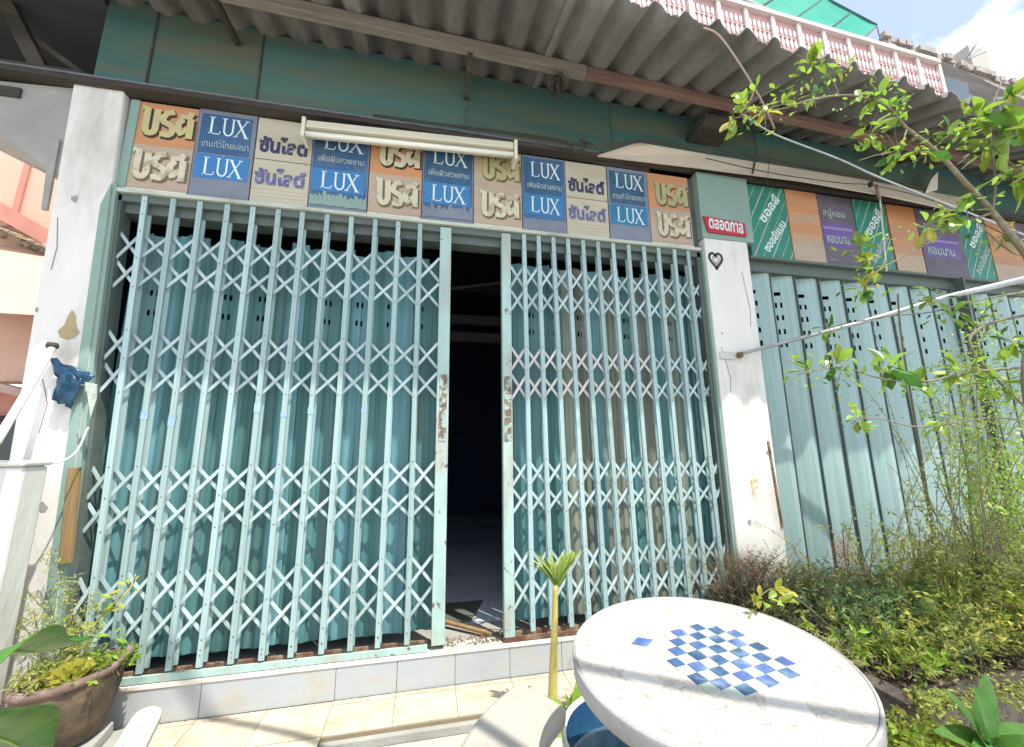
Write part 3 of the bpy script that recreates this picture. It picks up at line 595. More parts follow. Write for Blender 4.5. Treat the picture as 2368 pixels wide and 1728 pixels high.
P = [(.5,-.1,3.40),(.9,-.13,3.36),(.98,-.12,3.31),(1.05,-.13,3.37),(1.02,-.11,3.43),(1.15,-.1,3.40)]
part('strand', MB().tube(smooth_line(P), .008, .006, 5), mDark, cb)
part('strand', MB().tube(smooth_line([(2.50,-.1,3.53),(2.47,-.12,3.44),(2.44,-.12,3.33),(2.43,-.11,3.27)]), .003, .002, 4), mCable, cb)

# ------------------------------------------------------------ awning roof
aw = thing('awning_roof', 'corrugated grey fibre-cement awning hanging over the shopfronts', 'awning', (1.5, -.4, 3.9))
PIT = .2
def roof_z(x, y): return 3.90-.035*x+min(.44, max(.14, .23+.06*x))*(y+.30)
def sheet(x0, x1, dz, y0, y1):
    mb = MB(); nx = int((x1-x0)/PIT*14); ny = 7; b = 0
    for j in range(ny+1):
        yy = y0+(y1-y0)*j/ny
        for i in range(nx+1):
            x = x0+(x1-x0)*i/nx; c = math.cos(2*math.pi*(x-1.397)/PIT); h = .034*(2*((1+c)/2)**1.5-1)+.006*math.cos(4*math.pi*(x-1.397)/PIT)
            e = (rnd.uniform(-.010, .006) if j == 0 else 0)
            mb.v.append((x, yy+e+dz, roof_z(x, yy)+h+dz))
    for j in range(ny):
        for i in range(nx):
            a = j*(nx+1)+i; mb.f.append((a, a+1, a+nx+2, a+nx+1))
    return mb
x = -4.1; k = 0
while x < 6.6:
    part('roof_sheet', sheet(x, x+PIT*6.2, .009*(k % 2)+rnd.uniform(0, .003), -.84+rnd.uniform(-.012, .012), .16), mAsb, aw, solid=.007, smooth=True)
    x += PIT*6; k += 1
part('purlin', MB().bar((-4.1,-.30,roof_z(-4.1,-.30)-.078),(1.0,-.30,roof_z(1.0,-.30)-.078),.075,.06), mPurlin, aw, bevel=.006)
part('purlin', MB().bar((1.003,-.30,roof_z(1,-.30)-.074),(6.6,-.30,roof_z(6.6,-.30)-.074),.062,.055), mat('reddish_purlin', (.20,.12,.10), rough=.9, stretch=(.15,1,2), var=.3, vs=12, dirt=(.13,.11,.10), damt=.7, ds=3, bump=.8), aw, bevel=.005)
for bx in (-1.27, .205, 2.3, 4.0):
    part('bracket', MB().bar((bx, 0, 3.72 if bx > 0 else 3.85), (bx, -.30, roof_z(bx, -.30)-.12), .03, .03, (1,0,0)), mDark, aw)
part('roof_filler', MB().box(-1.99, 6.6, .128, .158, 3.60, 4.06), mDark, aw)
part('bracket_block', MB().box(1.98, 2.28, -.23, 0, 3.66, 3.72), mDark, aw)
nb = MB()
c = Vector((0.790,-0.330,3.620))
for i in range(420):
    d = Vector((rnd.gauss(0, .022), rnd.gauss(0, .022), rnd.gauss(0, .042))); p = c+d; a = Vector((rnd.uniform(-1,1), rnd.uniform(-1,1), rnd.uniform(-1,1))).normalized()*rnd.uniform(.006, .018); b = a.orthogonal().normalized()*.004
    nb.quad(p-a-b, p+a-b, p+a+b, p-a+b)
nb.lathe([(0,.06),(.022,.04),(.028,0),(.022,-.05),(0,-.075)], c, 9)
setp(part('nest', nb, mNest), 'dark clump of old nest material stuck under the awning purlin', 'nest', kind=None)
# dark roof space at the far left
rsx = thing('side_roof_frame', 'dark roof timbers crossing in the gap left of the teal boards', 'roof frame', (-2.5, .2, 3.4))
part('back_board', MB().box(-4.6, -2.0, .55, .58, 3.28, 4.3), mDarkIn, rsx)
part('soffit', MB().box(-4.6, -2.0, -.05, .60, 3.955, 3.96), mDarkIn, rsx)
part('rafter', MB().bar((-2.664,0.100,4.095), (-2.296,0.100,3.448), .075, .05), mDark, rsx)
part('rafter', MB().bar((-2.512,0.140,3.813), (-2.081,0.140,3.515), .03, .04), mDark, rsx)
part('rafter', MB().bar((-2.839,0.300,4.005), (-2.216,0.300,4.050), .035, .04), mPurlin, rsx)
part('rafter', MB().bar((-4.4,-.05,3.385), (-2.0,-.05,3.385), .04, .05), mDark, rsx)
ba, bb, bc_, bd_ = Vector((-2.511,0.050,3.481)), Vector((-2.071,0.080,3.487)), Vector((-2.492,0.050,3.374)), Vector((-2.062,0.080,3.424))
for i in range(5):
    part('batten', MB().bar(ba.lerp(bc_, i/4), bb.lerp(bd_, i/4), .012, .02), mPurlin, rsx)

# ------------------------------------------------------------ upper storey parapet
bp = thing('balcony_parapet', 'pink balcony parapet with rows of white balusters above the awning', 'parapet', (3, .35, 4.5))
q0 = Vector((1.480,0.360,5.789)); q1 = Vector((5.731,0.360,5.601))
def at(u): return q0.lerp(q1, u)
L = (q1-q0).length; dirv = (q1-q0).normalized()
part('wall', MB().hexa([q0-Vector((0,0,.9)), q1-Vector((0,0,.9)), q1+Vector((0,.06,-.9)), q0+Vector((0,.06,-.9))], [q0, q1, q1+Vector((0,.06,0)), q0+Vector((0,.06,0))]), mBal, bp)
part('coping', MB().hexa([q0+Vector((0,-.05,0)), q1+Vector((0,-.05,0)), q1+Vector((0,.1,0)), q0+Vector((0,.1,0))], [q0+Vector((0,-.05,.045)), q1+Vector((0,-.05,.045)), q1+Vector((0,.1,.045)), q0+Vector((0,.1,.045))]), mat('coping', (.60,.55,.53), dirt=(.4,.3,.3), damt=.5), bp)
vb = MB(); 
for i in range(14):
    u = i/13*L; p = q0+dirv*u
    part('pier', MB().hexa([p+Vector((-.022,-.03,-.9)), p+Vector((.022,-.03,-.9)), p+Vector((.022,-.003,-.9)), p+Vector((-.022,-.003,-.9))], [p+Vector((-.022,-.03,-.003)), p+Vector((.022,-.03,-.003)), p+Vector((.022,-.003,-.003)), p+Vector((-.022,-.003,-.003))]), mBalW, bp)
n = int(L/.055)
for i in range(n):
    p = q0+dirv*(i+.5)*L/n
    for dz, h in ((-.13,.05),(-.27,.06),(-.45,.07),(-.65,.07)):
        vb.poly([(p.x+.017*math.cos(t*math.pi/4), p.y-.006, p.z+dz+h*math.sin(t*math.pi/4)) for t in range(8)])
part('baluster_relief', vb, mBalW, bp, solid=.012, kind='stuff')
for dz in (-.20, -.36, -.55):
    part('band', MB().hexa([q0+Vector((0,-.012,dz-.01)), q1+Vector((0,-.012,dz-.01)), q1+Vector((0,-.002,dz-.01)), q0+Vector((0,-.002,dz-.01))], [q0+Vector((0,-.012,dz)), q1+Vector((0,-.012,dz)), q1+Vector((0,-.002,dz)), q0+Vector((0,-.002,dz))]), mBal, bp)
# tarp
tp = thing('green_tarp', 'bright green translucent sheet roof on a frame above the pink parapet', 'tarp', (5, 1.4, 7))
ta, tb_, tcn, td = Vector((3.240,0.900,7.166)), Vector((6.501,1.600,8.695)), Vector((6.413,1.200,7.381)), Vector((5.160,0.750,6.236))
t0, t1, t2, t3 = Vector((3.365,0.750,6.577)), Vector((4.956,1.500,8.471)), Vector((6.922,1.500,7.896)), Vector((5.157,0.750,6.221))
g = MB(); N = 10
for i in range(N+1):
    for j in range(5):
        a = t0.lerp(t3, i/N); b = t1.lerp(t2, i/N); p = a.lerp(b, j/4); p.z -= .06*math.sin(math.pi*((i*4/N) % 1)); g.v.append(tuple(p))
for i in range(N):
    for j in range(4): a = i*5+j; g.f.append((a, a+1, a+6, a+5))
part('sheet', g, mTarp, tp, smooth=True)
for i in range(5):
    a = t0.lerp(t3, i/4)-Vector((0,0,.02)); b = t1.lerp(t2, i/4)-Vector((0,0,.02)); part('rib', MB().tube([a, b], .012, .012, 5), mCable, tp)
part('rib', MB().tube([t1, t2], .02, .02, 5), mat('teal_pipe', (.02,.12,.10)), tp); part('rib', MB().tube([t0-Vector((0,0,.02)), t3-Vector((0,0,.02))], .016, .016, 5), mBalW, tp)
part('stay', MB().tube([t2, Vector((6.772,1.400,7.359))], .008, .008, 5), mCable, tp)
# neighbouring roofs at the top right
nr = thing('neighbour_roof', 'grey tiled roof with a low chimney behind the awning at the top right', 'roof', (8, 2, 5))
r0, r1, r2, r3 = Vector((7.028,1.500,7.666)), Vector((8.153,1.500,7.573)), Vector((10.423,1.500,7.230)), Vector((9.619,1.300,6.145))
part('ridge', MB().hexa([Vector((6.685,1.400,7.170)), Vector((9.778,1.400,6.002)), Vector((11.043,1.900,6.616)), Vector((7.550,1.900,7.935))], [r0, r2, r2+Vector((0,.4,0)), r0+Vector((0,.4,0))]), mTileRoof, nr)
rt = MB()
for i in range(60):
    p = r0.lerp(r2, i/60)+Vector((0, rnd.uniform(-.05,.05), rnd.uniform(-.03,.05))); rt.hexa([p+Vector(v) for v in ((-.07,-.03,-.06),(.07,-.03,-.06),(.07,.05,-.06),(-.07,.05,-.06))], [p+Vector(v) for v in ((-.06,-.03,.03),(.06,-.03,.05),(.06,.05,.04),(-.06,.05,.03))])
part('ridge_tiles', rt, mTileRoof, nr, kind='stuff')
cx = Vector((9.148,1.600,7.770))
part('chimney', MB().box(cx.x-.22, cx.x+.22, 1.5, 1.8, cx.z-.25, cx.z+.22), mStoneW, nr)
an = MB()
for a in (-.4,-.2,0,.2,.4): an.bar((cx.x-.35,1.5,cx.z-.1), (cx.x+.15+a*.5,1.5,cx.z+.45-abs(a)*.5), .012, .012)
part('aerial', an, mSteel, nr)
part('dark_eave', MB().hexa([(6.788,0.900,6.288),(8.526,0.900,5.689),(9.540,1.300,6.216),(7.596,1.300,6.886)], [(6.867,0.900,6.583),(8.693,0.900,6.163),(9.726,1.300,6.746),(7.684,1.300,7.216)]), mDark, nr)
part('glazed_end', MB().hexa([(6.430,0.800,5.613),(7.116,0.800,5.708),(7.290,0.880,5.817),(6.588,0.880,5.720)], [(6.603,0.800,6.142),(7.152,0.800,6.112),(7.327,0.880,6.231),(6.765,0.880,6.262)]), mGlassD, nr)

gl2 = MB()
for i in range(700):
    x = rnd.uniform(-1.3, 1.0); y = -.034-abs(rnd.gauss(0, .02)) if i < 520 else rnd.uniform(-1.2, -.04); s = rnd.uniform(.0012, .004)
    if y < -.29 and x > -.43: continue
    a = rnd.uniform(0, 3); c, d = math.cos(a)*s, math.sin(a)*s*.5; gl2.quad((x-c,y-d,.002),(x+d,y-c*.5,.0025),(x+c,y+d,.002),(x-d,y+c*.5,.003))
setp(part('grit', gl2, mSoil), label='dark grit gathered where the cream tiles meet the riser', cat='debris', kind='stuff')
# ------------------------------------------------------------ left: pink house, low wall, pipe, rags
pk = thing('pink_house', 'sunlit pink house wall seen past the left pillar', 'house', (-5, 2.1, 0))
part('wall', MB().box(-9, -2.25, 2.0, 2.2, 1.9, 4.6), mPink, pk)
part('wall', MB().box(-9, -2.25, 2.4, 2.5, 0, 1.9), mPinkD, pk)
s0, s1 = (-3.983,1.985,4.110), (-4.000,1.985,3.416)
part('downpipe', MB().bar(s0, s1, .05, .02), mPinkD, pk)
s0, s1 = (-4.180,1.970,3.601), (-3.544,1.970,3.240)
part('sloping_band', MB().bar(s0, s1, .14, .05), mPinkD, pk)  # sloping band across the wall in the darker pink
tt = MB(); a = Vector((-4.072,1.900,3.335)); b = Vector((-3.565,1.900,3.131))
for i in range(16):
    p = a.lerp(b, i/16); tt.tube([p+Vector((0,.12,.04)), p+Vector((.02,-.06,-.03))], .045, .04, 7)
part('tile_row', tt, mat('mossy_tile', (.30,.22,.15), dirt=(.06,.05,.04), damt=.9, ds=12, dlo=.45, dhi=.55), pk, kind='stuff')
part('canopy', MB().hexa([(-3.503,1.400,2.373),(-3.020,1.400,2.364),(-2.3,2.0,3.3),(-7,2.0,3.3)], [(-4.060,1.900,3.084),(-3.572,1.900,3.061),(-2.3,1.99,3.4),(-7,1.99,3.4)]), mPink, pk)
s0, s1 = (-3.803,1.900,1.855), (-3.421,1.900,1.739)
part('canopy_edge', MB().bar(s0, s1, .07, .1), mat('canopy_edge', (.5,.36,.3), dirt=(.2,.15,.12), damt=.8, ds=10), pk)
part('window', MB().box(-4.4, -3.3, 2.36, 2.398, 1.1, 1.55), mGlassD, pk)
for zz in (1.08, 1.56): part('window_frame', MB().box(-4.45, -3.25, 2.33, 2.358, zz, zz+.05), mDark, pk)
lw = thing('boundary_wall', 'low white rendered wall with a rounded coping at the left edge', 'wall', (-2.1, -.3, 0))
wv = MB(); 
part('wall', MB().box(-2.9, -1.66, -.36, -.24, -.05, 1.20), mWhiteW, lw, bevel=.012)
cp = [(.075*math.cos(t), .03*math.sin(t)+.0) for t in [i*math.pi/6 for i in range(7)]]
part('coping', MB().box(-2.9,-1.652,-.37,-.23,1.2005,1.225), mWhiteW, lw, bevel=.01)
# torn white sheeting hanging off the pillar
wsx = thing('torn_sheet', 'torn white sheet hanging from the left pillar down behind the low wall', 'sheet', (-1.8, -.2, .8))
pp = [(-1.617,-0.130,1.376), (-1.641,-0.140,1.257), (-1.659,-0.220,1.208), (-1.709,-0.270,1.240)]
part('cord', MB().tube(smooth_line(pp), .0045, .0045, 6), mWhite, wsx, smooth=True)
sheet_m = MB(); NN = 10
A = [Vector((-1.635,-0.115,1.365)), Vector((-1.651,-0.130,1.257)), Vector((-1.682,-0.190,1.217)), Vector((-1.745,-0.220,1.239))]; A = smooth_line(A, 3)
B_ = [Vector((-1.587,-0.112,0.982)), Vector((-1.622,-0.115,0.823)), Vector((-1.666,-0.150,0.682)), Vector((-1.659,-0.200,0.623))]; B_ = smooth_line(B_, 3)
pip = thing('plastic_pipe', 'white plastic pipe running down to the left from the left pillar', 'pipe', (-1.85,-.2,1.7))
part('pipe', MB().tube(smooth_line([(-1.853,-0.090,1.784), (-1.814,-0.160,1.711), (-1.751,-0.300,1.527), (-1.636,-0.520,1.299)]), .0145, .0145, 10), mNose, pip, smooth=True)
part('pipe_hook', MB().lathe([(0,.02),(.02,.015),(.024,0),(.02,-.012),(0,-.015)], (-1.845,-0.105,1.780), 10), mDark, pip)
bc = thing('blue_plastic_rag', 'crumpled dark blue plastic rag hanging limp from the left pillar', 'rag', (-1.710,-0.160,1.581))
def rumple(TL, TR, BR_, BL, nu, nv, amp, seed):
    TL, TR, BR_, BL = map(Vector, (TL, TR, BR_, BL)); g = MB()
    for a in range(nv+1):
        for b in range(nu+1):
            u, v = b/nu, a/nv; p = TL.lerp(TR, u).lerp(BL.lerp(BR_, u), v)
            n1 = noise.noise(Vector((u*5+seed, v*2.2, seed))); n2 = noise.noise(Vector((u*9, v*6+seed, 3)))
            p += Vector((n2*amp*.5, -abs(n1)*amp*2.2-.004, n1*amp*.6+(n2*amp*.8 if a in (0, nv) else 0))); g.v.append(tuple(p))
    for a in range(nv):
        for b in range(nu): k = a*(nu+1)+b; g.f.append((k, k+nu+1, k+nu+2, k+1))
    return g
part('top_fold', rumple((-1.864,-0.075,1.729), (-1.661,-0.075,1.637), (-1.682,-0.080,1.594), (-1.821,-0.080,1.632), 14, 6, .016, 3), mBluePl, bc, smooth=True, solid=.002)
part('pouch', rumple((-1.804,-0.085,1.670), (-1.706,-0.085,1.620), (-1.727,-0.085,1.467), (-1.812,-0.085,1.513), 10, 12, .018, 7), mBluePl, bc, smooth=True, solid=.002)
rg = setp(part('rag', MB().poly([(-1.649,-0.150,1.595),(-1.605,-0.140,1.586),(-1.610,-0.120,1.521),(-1.628,-0.110,1.421),(-1.633,-0.130,1.497)]), mat('pale_rag', (.5,.58,.5), var=.3, vs=30), solid=.004), 'pale torn rag on the gate jamb beside the crumpled blue one', 'rag')

# ------------------------------------------------------------ poles and cables on the right
pr = thing('awning_pole', 'grey steel pole reaching out from the right pillar towards the tree', 'pole', (2.192,-0.060,1.902))
part('tube', MB().tube([(2.198,-0.075,1.903), (2.934,-0.350,2.087), (3.354,-0.620,2.209), (3.585,-0.900,2.241)], .012, .02, 10), mSteel, pr, smooth=True)
part('wall_plate', MB().box(2.03, 2.15, -.064, -.056, 1.86, 1.915), mWhiteW, pr)
part('pole_clamp', MB().lathe([(.0,.02),(.02,.015),(.02,-.02),(0,-.025)], (2.182,-0.075,1.895), 8), mRust, pr)
ca = thing('hanging_cable', 'pale cable hanging from the awning edge and looping down past the signs', 'cable', (1.500,-0.850,3.615))
part('strand', MB().tube(smooth_line([(1.476,-0.860,3.596),(1.585,-0.850,3.579),(1.765,-0.800,3.456),(2.000,-0.700,3.332),(2.167,-0.600,3.288)]), .0055, .0055, 6), mVine, ca, smooth=True)
part('strand', MB().tube(smooth_line([(2.167,-0.600,3.288),(2.271,-0.450,3.241),(2.373,-0.300,3.098)]), .0022, .0022, 4), mCable, ca)
cc = thing('service_cable', 'grey cable running from the awning down to the right above the signs', 'cable', (1.958,-0.600,3.328))
part('strand', MB().tube(smooth_line([(1.928,-0.600,3.356),(2.170,-0.600,3.244),(2.670,-0.580,3.164),(3.084,-0.550,3.090),(3.947,-0.500,2.963),(4.614,-0.500,2.810)]), .005, .009, 6), mSteel, cc, smooth=True)
cc2 = thing('thin_cable', 'thin black cable with clips strung in front of the cream board', 'cable', (2.513,-0.200,3.276))
part('strand', MB().tube(smooth_line([(2.030,-0.130,3.421),(2.566,-0.180,3.334),(3.209,-0.200,3.322),(3.551,-0.220,3.327),(4.299,-0.200,3.257),(5.330,-0.200,2.916)]), .0035, .0035, 5), mCable, cc2)
k = (3.482,-0.220,3.334)
part('clip', MB().box(k[0]-.009, k[0]+.009, -.235, -.205, k[2]-.02, k[2]+.02), mCable, cc2)
part('rusty_hook', MB().bar((3.567,-0.200,3.359), (3.611,-0.180,3.246), .022, .016), mRust, cc2)
# unseen overhead pole, bent so its shadow stripe crosses floor, bench and table
oz = 3.3; sh_ = (SUN.x/SUN.z, SUN.y/SUN.z)
def over(p): return (p[0]+(oz-p[2])*sh_[0], p[1]+(oz-p[2])*sh_[1], oz)
PS = [(-1.35,.12,0),(-.75,-.15,0),(-.35,-.40,0),(.151,-1.089,.45),(.389,-1.435,.736),(.715,-1.651,.736),(.95,-1.80,.736)]
PS = [over(p) for p in PS]
op = thing('overhead_pole', 'unseen weathered bamboo pole above the terrace, bent to lay a shadow stripe below', 'pole', PS[0])
part('pole', MB().tube(smooth_line([PS[0],PS[1],PS[2],PS[3]],4), .022, .022, 8), mPurlin, op)
part('pole', MB().tube([PS[3], PS[4], PS[5], PS[6]], .021, .021, 8), mPurlin, op)

#@@PART2@@
# ------------------------------------------------------------ round table with inlaid chequerboard
TC = Vector((.697, -1.477, .74)); tn = Vector((-.0446, -.0638, 1)).normalized()
te1 = (Vector((1,0,0))-tn*tn.x).normalized(); te2 = tn.cross(te1)
TM = Matrix(((te1.x,te2.x,tn.x,TC.x),(te1.y,te2.y,tn.y,TC.y),(te1.z,te2.z,tn.z,TC.z),(0,0,0,1)))
tb = thing('round_table', 'round white terrazzo garden table inlaid with a blue and pale chequerboard', 'table', (.697, -1.477, 0))
RT_ = .3297
def tpart(name, mb, m, **k): return part(name, mb, m, tb, M=Matrix.Translation(-tb.location) @ TM if False else TM, **k)
tpart('tabletop', MB().lathe([(0,0),(RT_*.6,0),(RT_-.008,0),(RT_-.008,-.02),(0,-.02)], (0,0,0), 72), mStoneW)
tpart('rim', MB().lathe([(RT_-.0078,-.003),(RT_-.0065,.0012),(RT_-.001,.0005),(RT_+.0005,-.003),(RT_,-.040),(RT_-.010,-.046),(RT_-.06,-.046),(RT_-.06,-.0205)], (0,0,0), 72), mRimW, smooth=True)
part('pedestal', MB().lathe([(.10,0),(.105,.05),(.075,.09),(.065,.35),(.075,.60),(.13,.685),(0,.685)], (.697,-1.477,0), 28), mRimW, tb, smooth=True)
ga = R(8); ca_, sa_ = math.cos(ga), math.sin(ga); S = .0338
for i in range(8):
    for j in range(8):
        blue = (i+j) % 2 == 0
        if (i, j) in ((0,6),(0,7),(1,7),(7,7),(7,0),(7,6),(0,0),(6,7)): continue
        cx, cy = (i-3.5)*S, (j-3.5)*S; h = S/2-.0012; j_ = .0016
        q = [(cx+a*h+rnd.uniform(-j_, j_), cy+b*h+rnd.uniform(-j_, j_)) for a, b in ((-1,-1),(1,-1),(1,1),(-1,1))]
        q = [(.034+x*ca_-y*sa_, -.004+x*sa_+y*ca_) for x, y in q]
        if not blue and rnd.random() < (.35 if j > 4 else .05): continue
        zt = .0009+rnd.uniform(0, .0008)
        tpart('mosaic_tile', MB().hexa([(x,y,-.004) for x, y in q], [(x,y,zt) for x, y in q]), mBlueT if blue else mPaleT)
q = [(-.150,.098),(-.117,.075),(-.085,.100),(-.118,.122)]
tpart('mosaic_tile', MB().hexa([(x,y,-.004) for x, y in q], [(x,y,.0012) for x, y in q]), mBlueT)
for q in ([(-.235,-.01),(-.19,-.095),(-.155,-.06),(-.19,.02)], [(-.02,-.21),(.04,-.135),(.10,-.16),(.06,-.25)], [(.10,.20),(.17,.15),(.20,.19),(.14,.24)], [(-.14,-.20),(-.10,-.25),(-.06,-.215),(-.10,-.18)]):
    tpart('marble_inlay', MB().hexa([(x,y,-.004) for x, y in q], [(x,y,.0008) for x, y in q]), mPatch)
# crazed mosaic joints
cr_ = MB()
for i in range(260):
    a = rnd.uniform(0, 6.28); r = RT_*math.sqrt(rnd.uniform(.1, .86)); x, y = r*math.cos(a), r*math.sin(a)
    if abs(x-.034) < .15 and abs(y) < .15 or (y > -.05 and rnd.random() < .75): continue
    t = rnd.uniform(0, 3.14); l = rnd.uniform(.006, .016); w_ = .0005
    c, d = math.cos(t), math.sin(t); c2, d2 = math.cos(t+rnd.uniform(.5, 1.1)), math.sin(t+rnd.uniform(.5, 1.1))
    cr_.quad((x-d*w_,y+c*w_,.0003), (x+d*w_,y-c*w_,.0003), (x+c*l+d*w_,y+d*l-c*w_,.0003), (x+c*l-d*w_,y+d*l+c*w_,.0003))
    cr_.quad((x-d2*w_,y+c2*w_,.0003), (x+d2*w_,y-c2*w_,.0003), (x-c2*l+d2*w_,y-d2*l-c2*w_,.0003), (x-c2*l-d2*w_,y-d2*l+c2*w_,.0003))
tpart('crazing', cr_, mat('craze_line', (.22,.21,.19)), kind='stuff')
# bench
bn = thing('curved_bench', 'curved smooth white stone bench beside the round table', 'bench', (.15, -1.3, 0))
sm_ = MB(); prof = [(.435,.405),(.430,.44),(.437,.452),(.45,.456),(.54,.458),(.635,.456),(.648,.450),(.655,.436),(.650,.405)]
th0, th1, N = 124, 208, 30; K = len(prof)
for i in range(N+1):
    th = R(th0+(th1-th0)*i/N); e = 1
    for r, z in prof:
        rr = .543+(r-.543)*(1-.10*(abs(i/N-.5)*2)**10)
        sm_.v.append((.697+rr*math.cos(th), -1.477+rr*math.sin(th), z))
for i in range(N):
    for j in range(K): sm_.f.append((i*K+j, i*K+(j+1) % K, (i+1)*K+(j+1) % K, (i+1)*K+j))
sm_.f.append(tuple(range(K))[::-1]); sm_.f.append(tuple(N*K+j for j in range(K)))
part('seat', sm_, mBench, bn, bevel=.006)
for th in (138, 194):
    c = Vector((.697+.543*math.cos(R(th)), -1.477+.543*math.sin(R(th)), 0)); u = Vector((math.cos(R(th)), math.sin(R(th)), 0)); v = Vector((-u.y, u.x, 0))
    part('leg', MB().hexa([c+u*(-.08)-v*.035, c+u*.08-v*.035, c+u*.08+v*.035, c+u*(-.08)+v*.035], [p+Vector((0,0,.4045)) for p in (c+u*(-.07)-v*.03, c+u*.07-v*.03, c+u*.07+v*.03, c+u*(-.07)+v*.03)]), mBench, bn, bevel=.01)
# glazed basin
bs_ = thing('glazed_basin', 'dark blue glazed water basin with a white rim, half under the round table', 'basin', (.70, -1.11, 0))
BC = (.705, -1.115, 0)
part('bowl', MB().lathe([(0,.02),(.15,.02),(.15,0),(.17,0),(.235,.14),(.262,.30),(.262,.338)], BC, 48), mBasin, bs_, smooth=True)
part('inner_wall', MB().lathe([(.247,.338),(.245,.28),(.225,.20)], BC, 48), mBasin, bs_, smooth=True)
part('rim', MB().lathe([(.247,.338),(.249,.347),(.256,.350),(.264,.347),(.2635,.338)], BC, 48), mBasinRim, bs_, smooth=True)
part('water', MB().lathe([(0,.285),(.2448,.285)], BC, 48), mWater, bs_)

# ------------------------------------------------------------ leaves
def leaf_mesh(Ln, Wd, curl=.25, fold=.25, n=6, shape='ob'):
    mb = MB(); W = []
    for i in range(n+1):
        t = i/n
        if shape == 'ob': wv = (math.sin(math.pi*min(1, t**1.25*.97+.015)))**.8
        elif shape == 'lance': wv = math.sin(math.pi*(t**.8*.96+.02))
        else: wv = math.sin(math.pi*(t**.65*.97+.015))**.7
        y = Ln*t; z = -curl*Ln*t*t; ww = Wd/2*wv
        mb.v += [(-ww, y, z+fold*ww), (0, y, z), (ww, y, z+fold*ww)]
    for i in range(n):
        for j in range(2): a = i*3+j; mb.f.append((a, a+1, a+4, a+3))
    return mb.mesh('leaf', True)
def orient(p, d, up, s=1, roll=0):
    d = Vector(d).normalized(); up = Vector(up); up = (up-d*up.dot(d)); up = up.normalized() if up.length > 1e-4 else d.orthogonal().normalized(); x = d.cross(up)
    M = Matrix(((x.x,d.x,up.x,p[0]),(x.y,d.y,up.y,p[1]),(x.z,d.z,up.z,p[2]),(0,0,0,1)))
    return M @ Matrix.Rotation(roll, 4, 'Y') @ Matrix.Scale(s, 4)
def rv(s=1): return Vector((rnd.gauss(0, s), rnd.gauss(0, s), rnd.gauss(0, s)))
def lib(mats, L, W, k=3, **kw):
    out = []
    for m in mats:
        for i in range(k):
            me = leaf_mesh(L, W*rnd.uniform(.85, 1.15), curl=rnd.uniform(.05, .5), fold=rnd.uniform(.1, .5), **kw); me.materials.append(m); out.append(me)
    return out
ob = lib([mLeaf, mLeaf, mLeafD, mLeafY], .082, .040)

tr = thing('overhanging_tree', 'leafy branch of a small tree reaching in from the right over the shutter', 'tree', (2.3, -1.4, 0))
T_ = -1.25
part('trunk', MB().tube(smooth_line([(2.55,-1.25,0),(2.5,-1.3,.9),(2.42,-1.32,1.5),(2.884,-1.250,1.966)]), .035, .022, 8), mBark, tr, smooth=True)
BR = {
 'a': ([(2.884,-1.250,1.966),(2.729,-1.250,2.171),(2.604,-1.250,2.333),(2.460,-1.250,2.480),(2.327,-1.250,2.618),(2.171,-1.250,2.713)], .016, .0075),
 'b': ([(2.171,-1.250,2.713),(2.039,-1.270,2.793),(1.883,-1.280,2.801),(1.754,-1.280,2.785),(1.558,-1.300,2.702),(1.397,-1.300,2.627),(1.227,-1.300,2.582)], .006, .0025),
 'c': ([(2.604,-1.250,2.333),(2.653,-1.260,2.500),(2.649,-1.280,2.682),(2.655,-1.300,2.843),(2.752,-1.320,3.024)], .006, .003),
 'd': ([(2.604,-1.250,2.333),(2.458,-1.200,2.275),(2.286,-1.150,2.179),(2.132,-1.100,2.097),(2.009,-1.100,2.029)], .006, .0025),
 'e': ([(2.895,-1.200,1.872),(2.646,-1.150,1.824),(2.462,-1.150,1.741),(2.475,-1.150,1.645),(2.593,-1.150,1.520),(2.785,-1.150,1.354)], .007, .005),
 'f': ([(2.798,-1.200,1.602),(2.426,-1.150,1.575),(2.197,-1.100,1.530),(1.941,-1.100,1.544),(1.751,-1.100,1.585),(1.520,-1.100,1.547)], .006, .002),
 'g': ([(2.705,-1.200,1.341),(2.445,-1.150,1.364),(2.145,-1.100,1.326),(1.888,-1.100,1.365),(1.703,-1.100,1.345)], .004, .002),
 'h': ([(2.171,-1.250,2.713),(2.087,-1.250,2.591),(1.929,-1.250,2.531),(1.845,-1.250,2.495)], .004, .002),
 'i': ([(1.754,-1.280,2.785),(1.727,-1.280,2.865),(1.654,-1.280,2.909)], .003, .0015),
 'j': ([(2.879,-1.300,2.503),(2.717,-1.300,2.565),(2.649,-1.280,2.682)], .004, .003),
 'k': ([(3.170,-1.100,2.048),(2.823,-1.050,1.993),(2.513,-1.000,1.917),(2.209,-1.000,1.875),(1.958,-0.950,1.831)], .005, .002),
 'l': ([(3.009,-1.200,2.188),(2.781,-1.200,2.166),(2.563,-1.200,2.335)], .005, .003),
}
for k in BR: part('branch', MB().tube(smooth_line(BR[k][0], 4), BR[k][1], BR[k][2], 6), mBark, tr, smooth=True)
CP = []
nl = 0
def cluster(p, n, s, spread, dirn=(0,0,.2), pick=None, par=tr, lb=ob):
    global nl
    p = Vector(p)
    if par is tr: CP.append((p, s))
    for i in range(n):
        d = (rv(1)+Vector(dirn)*1.6); d.y *= .7; d.normalize()
        q = p+d*rnd.uniform(0, spread); up = (Vector((0,-.35,1))+rv(.45))
        me = lb[rnd.randrange(len(lb))] if pick is None else lb[rnd.choice(pick)]
        part('leaf', me, None, par, M=orient(q, d, up, s*rnd.uniform(.65, 1.2)))
        nl += 1
Y = (9, 10, 11); Gn = (0,1,2,3,4,5,0,1,2,6,7)
